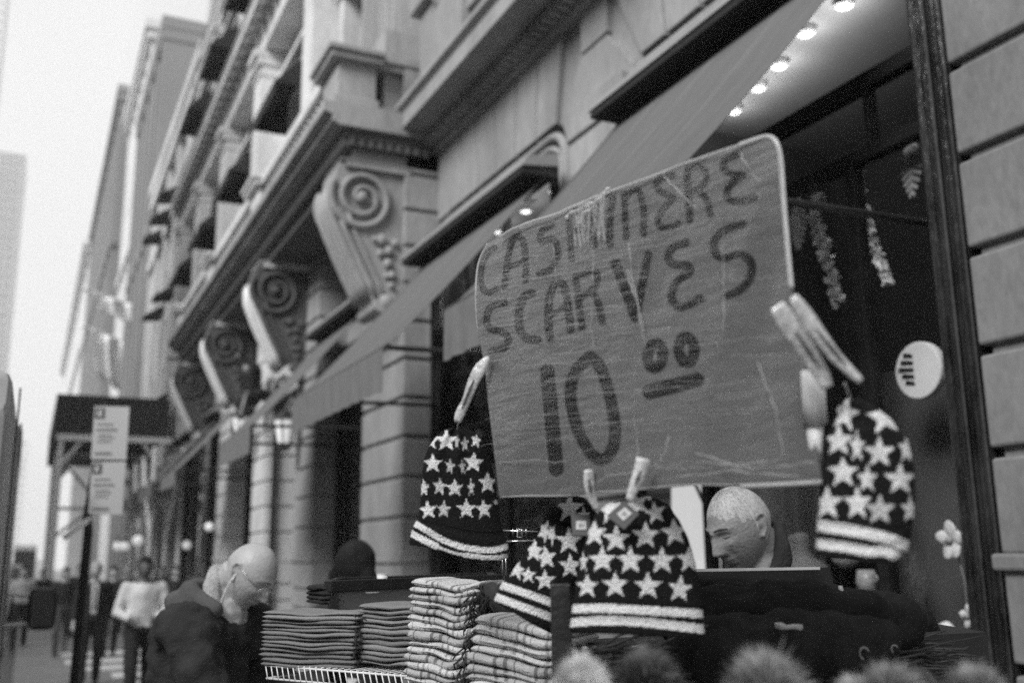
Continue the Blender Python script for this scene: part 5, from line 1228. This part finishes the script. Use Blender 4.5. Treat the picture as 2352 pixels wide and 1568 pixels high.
for sd in (1, -1):
    s0 = ch_+near*.185*sd+np.array([0, 0, .05])+fdir*.02; el = s0+fdir*.13+np.array([0, 0, -.27])+near*.04*sd; wr_ = el+fdir*.24+np.array([0, 0, .05])-near*.03*sd
    arms.append((s0, el, wr_)); hand(hb, wr_, fdir+np.array([0, 0, -.1]), [0, 0, -1], 1.0, .5, sd); hb.tube([el*.3+wr_*.7, wr_], [.036, .027], 10)
caps = [(nb+np.array([0, 0, -.05]), hip, .10, .11)]
for s0, el, wr_ in arms: caps += [(s0, el, .045, .04), (el, wr_, .04, .028)]
fx = fdir*[1, 1, 0]
for sd in (1, -1): caps += [(hip+near*.09*sd, hip*[1, 1, 0]+near*.11*sd+np.array([0, 0, .48])+fdir*.03, .08, .055), (hip*[1, 1, 0]+near*.11*sd+np.array([0, 0, .48])+fdir*.03, hip*[1, 1, 0]+near*.12*sd+np.array([0, 0, .07]), .052, .04)]
remesh_body('body', caps, mat('pale_skin', .42, .42, .10, 12, .3, 80, fine=.05), r, .0046, extra=(hb.v, hb.f), smooth=1)
jc = [(ch_+near*.12, ch_-near*.12, .125, .125), (ch_+near*.10+bk_*.05, hip+near*.06+np.array([0, 0, .1]), .135, .15), (ch_-near*.10+bk_*.05, hip-near*.06+np.array([0, 0, .1]), .135, .15), (ch_+bk_*.03, hip, .15, .16), (hip, hip+np.array([0, 0, -.12]), .17, .18)]
for s0, el, wr_ in arms: jc += [(s0, el, .098, .078), (el, el*.25+wr_*.75, .075, .055), (s0+bk_*.03, ch_, .10, .12)]
remesh_body('jacket', jc, mat('dark_hooded_cloth', .034, .95, .35, 5, .5, 120, spec=.15), r, .012, disp=.055, smooth=3)
# hood bunched behind the neck
hood = []
hp = [nb+near*.115+np.array([0, 0, -.015])+fdir*.05, nb+near*.10+bk_*.05+np.array([0, 0, .035]), nb+bk_*.12+near*.03+np.array([0, 0, .055]), nb+bk_*.13-near*.03+np.array([0, 0, .055]), nb-near*.10+bk_*.05+np.array([0, 0, .035]), nb-near*.115+fdir*.05]
for p, q in zip(hp[:-1], hp[1:]): hood.append((p, q, .036, .036))
hp2 = [p+np.array([0, 0, -.05])+bk_*.035+(near*.02 if k < 3 else -near*.02) for k, p in enumerate(hp)]
for p, q in zip(hp2[:-1], hp2[1:]): hood.append((p, q, .045, .045))
remesh_body('hood', hood, mat('hood_cloth', .085, .95, .3, 6, .5, 120, spec=.15), r, .010, disp=.02, smooth=2)
cl_ = []
cp_ = [T((.03, -.10, -.075)), T((.072, -.06, -.105)), T((.085, -.01, -.135)), T((.07, .04, -.165)), T((.055, .07, -.20)), T((.05, .075, -.26)), T((.045, .07, -.31))]
for p, q in zip(cp_[:-1], cp_[1:]): cl_.append((p, q, .030, .030))
cp_ = [T((-.03, -.10, -.075)), T((-.072, -.06, -.105)), T((-.08, 0, -.14)), T((-.06, .06, -.19))]
for p, q in zip(cp_[:-1], cp_[1:]): cl_.append((p, q, .024, .024))
cl_.append((T((.03, -.10, -.075)), T((-.03, -.10, -.075)), .020, .020))
remesh_body('fleece_collar', cl_, mat('white_fleece', .46, .95, .2, 60, 1.0, 180), r, .007, disp=.012, smooth=1)
gl = MB(); 
gl.tube([T((.078, -.012, .026)), T((.080, .03, .020)), T((.062, .088, .012))], .0024, 6)
for sx in (1, -1):
    gl.tube([T((sx*.034+.024*math.cos(a), .108-.012*abs(math.cos(a))*(1 if math.cos(a)*sx > 0 else 0), .006+.017*math.sin(a))) for a in np.linspace(0, 2*math.pi, 18)], .0019, 5)
gl.tube([T((.010, .112, .010)), T((0, .116, .012)), T((-.010, .112, .010))], .0015, 5)
gl.build('glasses', mat('thin_metal_rim', .55, .3, .1, metal=.6), r, smooth=True)
MB().tube([T((.076, -.008, .0)), T((.084, -.004, -.04)), T((.083, .006, -.09)), T((.085, .03, -.15)), T((.082, .055, -.19))], .0026, 6).build('earphone_cord', M_white, r, smooth=True)
eb = MB()
for sx in (1, -1): eb.tube([T((sx*.014, .0985, .034)), T((sx*.03, .0905, .038)), T((sx*.045, .078, .033))], [.0018, .0026, .0014], 6)
for sx in (1, -1): eb.tube([T((sx*.020, .086, .008)), T((sx*.031, .0835, .006)), T((sx*.043, .076, .008))], [.001, .0026, .001], 6)
eb.build('eyebrows', mat('dark_brow', .12, .8, .3, 60), r, smooth=True)
remesh_body('trousers', [(hip+near*.09, hip*[1, 1, 0]+near*.11+np.array([0, 0, .5])+fdir*.03, .105, .08), (hip-near*.09, hip*[1, 1, 0]-near*.11+np.array([0, 0, .5])+fdir*.03, .105, .08), (hip*[1, 1, 0]+near*.11+np.array([0, 0, .5])+fdir*.03, hip*[1, 1, 0]+near*.12+np.array([0, 0, .12]), .078, .065), (hip*[1, 1, 0]-near*.11+np.array([0, 0, .5])+fdir*.03, hip*[1, 1, 0]-near*.12+np.array([0, 0, .12]), .078, .065)], M_suit, r, .02, disp=.02)
for sd in (1, -1):
    p = hip*[1, 1, 0]+near*.12*sd+np.array([0, 0, .05]); remesh_body('shoe', [(p-fdir*.06, p+fdir*.17, .048, .04)], M_dark, r, .012)

# ================================================================== WHITE-HAIRED MAN
wm_c = P(1700, 1212, 2.92); fdir = -rgt*.90-fwd*.44; fdir /= np.linalg.norm(fdir); pit = rad(24)
face = fdir*math.cos(pit)+np.array([0, 0, -math.sin(pit)]); upv = np.array([0, 0, 1])*math.cos(pit)+fdir*math.sin(pit)+rgt*.05
r = empty('person', (wm_c[0], wm_c[1], 0), 'older man with short white hair looking down behind the black board', 'person')
hb, T = head_mesh(wm_c, face, upv, 1.02, 60)
side = np.cross(fdir, [0, 0, 1]); nb = wm_c-fdir*.075+np.array([0, 0, -.20])
hb.tube([T((0, -.035, -.04)), T((0, -.045, -.10)), nb+np.array([0, 0, -.02])], [.062, .060, .075], 14)
ch_ = nb-fdir*.02+np.array([0, 0, -.13]); hip = np.array([ch_[0], ch_[1], .95])-fdir*.04; caps = [(nb+np.array([0, 0, -.05]), hip, .10, .11)]; arms = []
for sd in (1, -1):
    s0 = ch_+side*.19*sd+np.array([0, 0, .05]); el = s0+fdir*.06+np.array([0, 0, -.28])+side*.04*sd; wr_ = el+fdir*.24+np.array([0, 0, .0])-side*.05*sd
    arms.append((s0, el, wr_)); hand(hb, wr_, fdir, [0, 0, -1], 1.0, .5, sd); caps += [(s0, el, .045, .04), (el, wr_, .04, .028)]
    caps += [(hip+side*.09*sd, hip*[1, 1, 0]+side*.10*sd+np.array([0, 0, .48]), .08, .055), (hip*[1, 1, 0]+side*.10*sd+np.array([0, 0, .48]), hip*[1, 1, 0]+side*.10*sd+np.array([0, 0, .07]), .052, .04)]
remesh_body('body', caps, mat('weathered_skin', .23, .5, .14, 10, .35, 110, fine=.05), r, .0046, extra=(hb.v, hb.f), smooth=1)
# short hair: a displaced cap over the skull with uneven hairline
hv = MB(); n = 40; m_ = 90; vs = []
for i in range(n+1):
    for kk in range(m_):
        a = 2*math.pi*kk/m_; s_ = math.sin(a)          # +1 = face side
        lim = 1.02-.10*math.cos(4*a) if s_ > .45 else (1.30 if s_ > .05 else (1.62 if s_ > -.25 else 2.02))
        lim += .03*math.sin(a*23); th = i/n*lim
        d = (math.sin(th)*math.cos(a), math.sin(th)*math.sin(a), math.cos(th)); k2 = 1+.024*(1-(i/n)**4)+rng.uniform(-.003, .007)*(1 if i < n else 0)
        x, y, z = d[0]*.076, d[1]*.098, d[2]*.118
        if z < 0:
            q = (-z/.118); x *= 1-.30*q**1.6; y *= (1-.45*q**1.2) if y < 0 else 1
        else: x *= 1+.03*math.sin(math.pi*z/.118); y *= (1.04 if y < 0 else 1-.06*(z/.118)**2)
        vs.append(T((x*k2, y*k2, z*k2)))
hv.add(vs, [(i*m_+kk, i*m_+(kk+1) % m_, (i+1)*m_+(kk+1) % m_, (i+1)*m_+kk) for i in range(n) for kk in range(m_)])
hair_o = hv.build('hair', mat('white_hair', .42, .75, .10, 14, .35, 160, stretch=(1, 1, .25), fine=.10), r, smooth=True)
hs = MB()                                              # single short strands
for k in range(3200):
    i = int(rng.integers(2, n)); kk = int(rng.integers(m_)); p = vs[i*m_+kk]; q = vs[min(n, i+3)*m_+(kk+1) % m_]; d = q-p; d /= max(np.linalg.norm(d), 1e-6); o_ = p-wm_c; o_ /= np.linalg.norm(o_)
    w_ = np.cross(d, o_)*.0006; e = p+d*.013+o_*.0022; hs.add([p-w_, p+w_, e], [(0, 1, 2)])
hs.build('hair_strands', mat('white_hair_strands', .44, .6, .25, 60), hair_o)
eb = MB()
for sx in (1, -1): eb.tube([T((sx*.012, .099, .032)), T((sx*.03, .091, .037)), T((sx*.047, .077, .032))], [.002, .003, .0016], 6)
for sx in (1, -1): eb.tube([T((sx*.018, .087, .009)), T((sx*.031, .0838, .007)), T((sx*.045, .076, .009))], [.001, .003, .001], 6)
eb.build('eyebrows', mat('dark_brow', .06), r, smooth=True)
cl_ = []
cp_ = [T((.035, -.10, -.045)), T((.080, -.055, -.085)), T((.085, .0, -.13)), T((.07, .05, -.16)), T((.05, .09, -.18))]
for sg_ in (1, -1):
    cc = [T((.035*sg_, -.10, -.045)), T((.080*sg_, -.055, -.085)), T((.088*sg_, .0, -.125)), T((.075*sg_, .06, -.150)), T((.045*sg_, .105, -.165))]
    for p, q in zip(cc[:-1], cc[1:]): cl_.append((p, q, .020, .020)); cl_.append((p+np.array([0, 0, -.03]), q+np.array([0, 0, -.03]), .026, .026))
cl_.append((T((.035, -.10, -.045)), T((-.035, -.10, -.045)), .022, .022))
remesh_body('collar', cl_, mat('ribbed_dark_collar', .014, .9, .4, 40, .8, 160), r, .007, disp=.008, smooth=1)
jc = [(ch_+side*.12, ch_-side*.12, .125, .125), (ch_, hip, .15, .16), (ch_+side*.1, hip+side*.06, .13, .14), (ch_-side*.1, hip-side*.06, .13, .14), (nb+np.array([0, 0, -.07]), ch_, .09, .13)]
for s0, el, wr_ in arms: jc += [(s0, el, .09, .07), (el, el*.2+wr_*.8, .068, .05)]
remesh_body('jacket', jc, mat('dark_hooded_cloth', .030), r, .016, disp=.03, smooth=3)
remesh_body('trousers', [(hip+side*.09*s, hip*[1, 1, 0]+side*.1*s+np.array([0, 0, .5]), .105, .08) for s in (1, -1)]+[(hip*[1, 1, 0]+side*.1*s+np.array([0, 0, .5]), hip*[1, 1, 0]+side*.1*s+np.array([0, 0, .12]), .078, .065) for s in (1, -1)], M_suit, r, .02)
for s in (1, -1):
    p = hip*[1, 1, 0]+side*.10*s+np.array([0, 0, .05]); remesh_body('shoe', [(p-fdir*.06, p+fdir*.17, .048, .04)], M_dark, r, .012)

# dark-haired passer-by behind the tray -----------------------------------
pc = P(822, 1296, 5.6); r = empty('person', (pc[0], pc[1], 0), 'person with a dark bob of hair, seen from behind beyond the black tray', 'person')
hb, T = head_mesh(pc, fwd*.9+rgt*.4, (0, 0, 1), .98, 20)
nb = pc+np.array([0, 0, -.2]); caps = [(nb, nb+np.array([0, 0, -.5]), .09, .12)]
fl_ = np.array([0, 0, 1.0])
for sd in (1, -1):
    s0 = nb+rgt*.18*sd+np.array([0, 0, -.07]); caps += [(s0, s0+np.array([0, 0, -.3]), .05, .04), (s0+np.array([0, 0, -.3]), s0+np.array([0, 0, -.52]), .04, .03)]
    hand(hb, s0+np.array([0, 0, -.52]), (0, 0, -1), -rgt*sd, .95, .3, sd)
    l0 = nb*[1, 1, 0]+rgt*.09*sd; caps += [(l0+fl_*.85, l0+fl_*.45, .08, .055), (l0+fl_*.45, l0+fl_*.08, .05, .04)]
hb.tube([T((0, -.03, -.05)), nb], [.055, .06], 10)
remesh_body('body', caps, M_skin, r, .012, extra=(hb.v, hb.f), smooth=1)
remesh_body('coat', [(nb+np.array([0, 0, -.08])+rgt*.12, nb+np.array([0, 0, -.08])-rgt*.12, .10, .10), (nb+np.array([0, 0, -.12]), nb+np.array([0, 0, -.75]), .16, .18)]+[(nb+rgt*.18*s+np.array([0, 0, -.07]), nb+rgt*.2*s+np.array([0, 0, -.55]), .075, .06) for s in (1, -1)], M_suit, r, .02, disp=.02)
remesh_body('trousers', [(nb*[1, 1, 0]+rgt*.09*s+fl_*.9, nb*[1, 1, 0]+rgt*.1*s+fl_*.12, .1, .06) for s in (1, -1)], M_suit, r, .02)
remesh_body('hair', [(T((0, -.02, .03)), T((0, -.03, .0)), .112, .118), (T((.05, -.03, -.02)), T((.075, -.02, -.12)), .07, .06), (T((-.05, -.03, -.02)), T((-.075, -.02, -.12)), .07, .06), (T((0, -.05, -.02)), T((0, -.06, -.12)), .08, .07), (T((.02, -.09, .05)), T((-.10, -.06, -.06)), .055, .05), (T((.08, -.04, -.06)), T((.13, -.02, -.17)), .06, .045)], mat('dark_hair', .03, .7, .3, 30), r, .012, disp=.012)

# ================================================================== SHOP WINDOW DISPLAY
def wx(px, py, X): return onx(px, py, X)
# round white disc with a small leaf on it
c = wx(2107, 850, 3.97); r = empty('display_disc', c, 'white round disc with a small dark leaf hanging in the right shop window', 'decoration')
MB().tube([c, c+np.array([.05, .0, 0])], .145, 40).build('disc', mat('matte_white_disc', .7, .6, .05), r, bevel=.008)
lf = MB()
for k in range(5): lf.prism([c+np.array([-.004, .11-.02*abs(k-2), .10-.035*k]), c+np.array([-.004, .02, .085-.035*k]), c+np.array([-.004, .02, .07-.035*k]), c+np.array([-.004, .12-.02*abs(k-2), .08-.035*k])], (-.003, 0, 0))
lf.build('leaf', M_dark, r)
# cut paper leaves
def palm_leaf(px, py0, py1, X, wpx, lab, m):
    a, b = wx(px, py0, X), wx(px+(py1-py0)*.03, py1, X); r = empty('palm_leaf', a, lab, 'leaf', 'cut-out palm leaves in the shop window'); mb = MB(); n = 9
    mb.tube([a, b], .004, 5)
    wd = wpx/F0*X/0.62
    for i in range(n):
        t = i/(n-1); p = a+(b-a)*t; l = wd*math.sin(math.pi*(.18+.72*t))
        for s in (1, -1):
            tip = p+np.array([0, s*l, -.045+.02*t]); mb.prism([p+np.array([0, 0, .016]), tip+np.array([0, 0, .006]), tip+np.array([0, -s*.01, -.010]), p+np.array([0, 0, -.012])], (.003, 0, 0))
    mb.build('leaf_blade', m, r); return r
M_leaf = mat('grey_leaf_card', .8, .6, .2, 10); M_leaf2 = mat('dull_leaf_card', .3, .4, .2, 10)
palm_leaf(2090, 312, 440, 3.99, 26, 'dark glossy palm leaf near the shop jamb', M_leaf2)
palm_leaf(1830, 452, 562, 3.99, 28, 'grey palm leaf just right of the cardboard sign', M_leaf)
# flower garlands
def garland(pts, X, rad_, lab, v, n=60):
    q = smooth_line(pts, 2); c = [wx(x, y, X) for x, y in q]; r = empty('garland', c[0], lab, 'garland', 'flower garlands in the shop window'); mb = MB()
    C_ = np.array(c)
    for k in range(n):
        t = k/(n-1)*(len(C_)-1); i = int(min(t, len(C_)-2)); p = C_[i]+(C_[i+1]-C_[i])*(t-i)
        for j in range(3):
            d = rng.normal(0, 1, 3)*[.6, 1, .6]; d /= np.linalg.norm(d); s_ = np.cross(d, rng.normal(0, 1, 3)); s_ /= np.linalg.norm(s_); l = rad_*rng.uniform(.9, 1.7); s_ *= l*.5
            mb.add([p, p+d*l*.6+s_, p+d*l+s_*.3, p+d*l-s_*.3, p+d*l*.6-s_], [(0, 1, 2, 3, 4)])
    mb.tube(c, .003, 5); mb.build('petals', mat('petal_%s' % lab.split()[0], v, .5, .7, 25), r, solid=.002); return r
garland([(1880,455),(1870,500),(1890,560),(1905,620),(1925,690)], 3.98, .032, 'pale flower garland hanging nearest the cardboard sign', .8, 90)
garland([(1975,362),(1980,400),(1982,440)], 3.98, .022, 'short bright garland above the dark transom', .8, 26)
garland([(1990,480),(1998,540),(2018,590),(2040,650)], 3.98, .026, 'narrow grey garland right of the first one', .75, 60)
# orchid
def orchid(px, py, X, s, lab):
    c = wx(px, py, X); r = empty('orchid', c-np.array([0, 0, .3]), lab, 'flower', 'orchids in the shop window'); mb = MB()
    for k, (a, l) in enumerate(((90, .075), (165, .07), (15, .06), (250, .075), (290, .07))):
        a = rad(a); d = np.array([-.2, -math.cos(a), math.sin(a)]); w_ = np.array([0, math.sin(a), math.cos(a)])*.030*s; vs = []; nn = 9
        for i in range(nn):
            t = i/(nn-1); wd = math.sin(math.pi*min(1, t*.9+.08))**.6*(1+.12*math.sin(t*25))
            for j in (-1, -.5, 0, .5, 1): vs.append(c+d*l*s*t*1.0+w_*wd*j+np.array([-.012*(1-abs(j))*math.sin(t*3), 0, 0]))
        mb.add(vs, grid_faces(nn, 5))
    mb.build('petals', mat('orchid_petal', .62, .5, .3, 30), r, smooth=True, solid=.0015)
    MB().ball(c+np.array([-.02, 0, 0]), .014*s, 6).tube([c+np.array([-.02, .01, .01]), c+np.array([-.035, .02, -.01])], .006*s, 6).build('lip', M_leaf2, r, smooth=True)
    MB().tube([c+np.array([.01, 0, 0]), c+np.array([.03, -.02, -.15*s]), c+np.array([.05, 0, -.42*s])], .0035, 6).build('stem', M_leaf2, r, smooth=True)
orchid(2188, 1240, 3.98, 1.25, 'large white orchid bloom low beside the shop jamb')
orchid(2228, 1415, 3.96, .75, 'small pale orchid at the jamb just above the sill')
p = wx(2176, 1446, 3.98); r = empty('white_blossom', p, 'white fallen blossom on the window sill', 'flower')
remesh_body('blossom', [(p+np.array([0, .05, 0]), p+np.array([0, .0, .012]), .022, .03), (p+np.array([0, -.02, 0]), p+np.array([0, -.075, -.012]), .026, .010)], M_white, r, .006, disp=.012)
MB().box(3.9, 4.12, 3.2, 4.4, 1.262, 1.268)
# grass tufts
gt = MB()
for k in range(150):
    b_ = wx(2090+rng.uniform(-40, 45), 1440, 4.1+rng.uniform(-.05, .05)); h_ = rng.uniform(.12, .42); dx = rng.normal(0, .04); gt.tube([b_, b_+np.array([0, dx*.4, h_*.6]), b_+np.array([0, dx, h_])], [.0035, .0028, .001], 4)
tag(gt.build('grass_tuft', mat('dry_grass', .075, .7, .5, 8), smooth=True), 'tuft of tall dry grass in the shop window by the sill', 'grass')
# mannequin, mug, jar, display board, curtain
c = wx(1835, 1262, 4.3); r = empty('mannequin', (c[0], c[1], c[2]-.9), 'white neck of a mannequin bust behind the white-haired man', 'mannequin')
MB().tube([c+np.array([0, .01, .085]), c+np.array([0, 0, .055]), c+np.array([0, 0, 0]), c+np.array([0, 0, -.04]), c+np.array([0, 0, -.10]), c+np.array([0, 0, -.25]), c+np.array([0, 0, -.5])], [.066, .070, .060, .085, .17, .19, .14], 20).build('bust', mat('mannequin_white', .55, .4, .05), r, smooth=True)
MB().tube([c+np.array([0, 0, -.14]), c+np.array([0, 0, -.3]), c+np.array([0, 0, -.52])], [.185, .20, .16], 20).build('grey_top', mat('grey_coat', .12), r, smooth=True)
c = wx(1990, 1330, 4.0); r = empty('mug', c, 'round-bodied pale mug on a saucer in the shop window', 'mug')
MB().tube([c+np.array([0, 0, -.05]), c+np.array([0, 0, -.02]), c+np.array([0, 0, .05])], [.04, .055, .045], 16).build('cup', mat('pale_ceramic', .4, .3, .25, 30), r, smooth=True)
MB().tube([c+np.array([0, 0, -.06]), c+np.array([0, 0, -.052])], [.05, .065], 16).build('saucer', mat('pale_ceramic', .4), r)
MB().tube([c+np.array([-.0, -.05, .03]), c+np.array([0, -.085, .01]), c+np.array([0, -.05, -.02])], .008, 6).build('handle', mat('pale_ceramic', .4), r, smooth=True)
c = wx(1945, 1290, 4.05); r = empty('white_bowl', c, 'white rounded bowl hanging under the right beanie in the window', 'bowl')
MB().tube([c+np.array([0, 0, .03]), c+np.array([0, 0, 0]), c+np.array([0, 0, -.03])], [.08, .07, .03], 16).build('bowl', mat('pale_ceramic', .4), r, smooth=True)
c = wx(1870, 1356, 3.97); tag(MB().ball(c, .022, 8, (1, 1.2, .7)).build('door_knob', M_chrome, smooth=True), 'small bright metal knob behind the black board', 'knob')
bd = empty('lit_panel', wx(1590, 1250, 3.95), 'bright white lit panel in the shop window left of the white-haired man', 'panel')
q = [wx(x, y, 3.95) for x, y in ((1542,1080),(1612,1080),(1645,1200),(1648,1330),(1542,1330))]
MB().prism(q, (.03, 0, 0)).build('panel_face', mat('lit_display', .7, .5, .12, 3, emit=.22), bd)
MB().tube([wx(1597, 1110, 3.92), wx(1628, 1180, 3.92)], .012, 6).build('cord', M_dark, bd)
cu = MB(); vs = []
for i in range(2):
    for k in range(90):
        y = wx(1660+k*2.6, 1200, 4.5)[1]; vs.append((4.5+.03*math.sin(k*.42)+.015*math.sin(k*.17), y, 3.2 if i == 0 else .9))
cu.add(vs, grid_faces(2, 90)); tag(cu.build('curtain', mat('grey_curtain', .25, .9, .15, 2), smooth=True, solid=.004), 'grey pleated curtain inside the window behind the white-haired man', 'curtain')
pn = MB().box(4.30, 4.33, 3.25, 4.15, 1.0, 2.62); tag(pn.build('reflection_board', mat('dim_reflection_grey', .08, .6, .1), bevel=.004), 'dim grey board behind the white disc, standing in for a reflection in the glass', 'panel')  # grey board placed to look like a reflection on the pane
# plants and garments blurred inside the second window, seen under the sign
for k, (px, lb) in enumerate(((1180, 'bushy indoor plant in the far shop window, left one'), (1232, 'bushy indoor plant in the far shop window, right one'))):
    c = wx(px, 1190, 4.5); r = empty('potted_plant', (c[0], c[1], .6), lb, 'plant', 'plants in the far shop window'); mb = MB()
    for j in range(260):
        d = rng.normal(0, 1, 3)*[.2, .35, .32]; e = rng.normal(0, .06, 3); f_ = rng.normal(0, .06, 3); p = c+d; mb.add([p, p+e, p+e+f_, p+f_], [(0, 1, 2, 3)])
    mb.build('leaves', mat('grey_foliage', .22, .6, .6, 6), r); MB().tube([c+np.array([0, 0, -.6]), c], .03, 6).build('stem', M_dark, r)
    MB().tube([(c[0], c[1], c[2]-.9), (c[0], c[1], c[2]-.6)], [.14, .18], 14).build('pot', M_plate, r)

# ================================================================== AIR
hz = MB().box(-60, 30, -25, 700, -1.9, 320).build('haze', MATS['white_paint'])
tag(hz, 'thin pale haze filling the street', kind='stuff')
hm = bpy.data.materials.new('haze'); hm.use_nodes = True; t = hm.node_tree; t.nodes.clear()
o_ = t.nodes.new('ShaderNodeOutputMaterial'); v_ = t.nodes.new('ShaderNodeVolumePrincipled'); v_.inputs['Color'].default_value = (1, 1, 1, 1); v_.inputs['Density'].default_value = .0009
t.links.new(v_.outputs[0], o_.inputs['Volume']); hz.data.materials.clear(); hz.data.materials.append(hm)
S.cycles.volume_bounces = 2
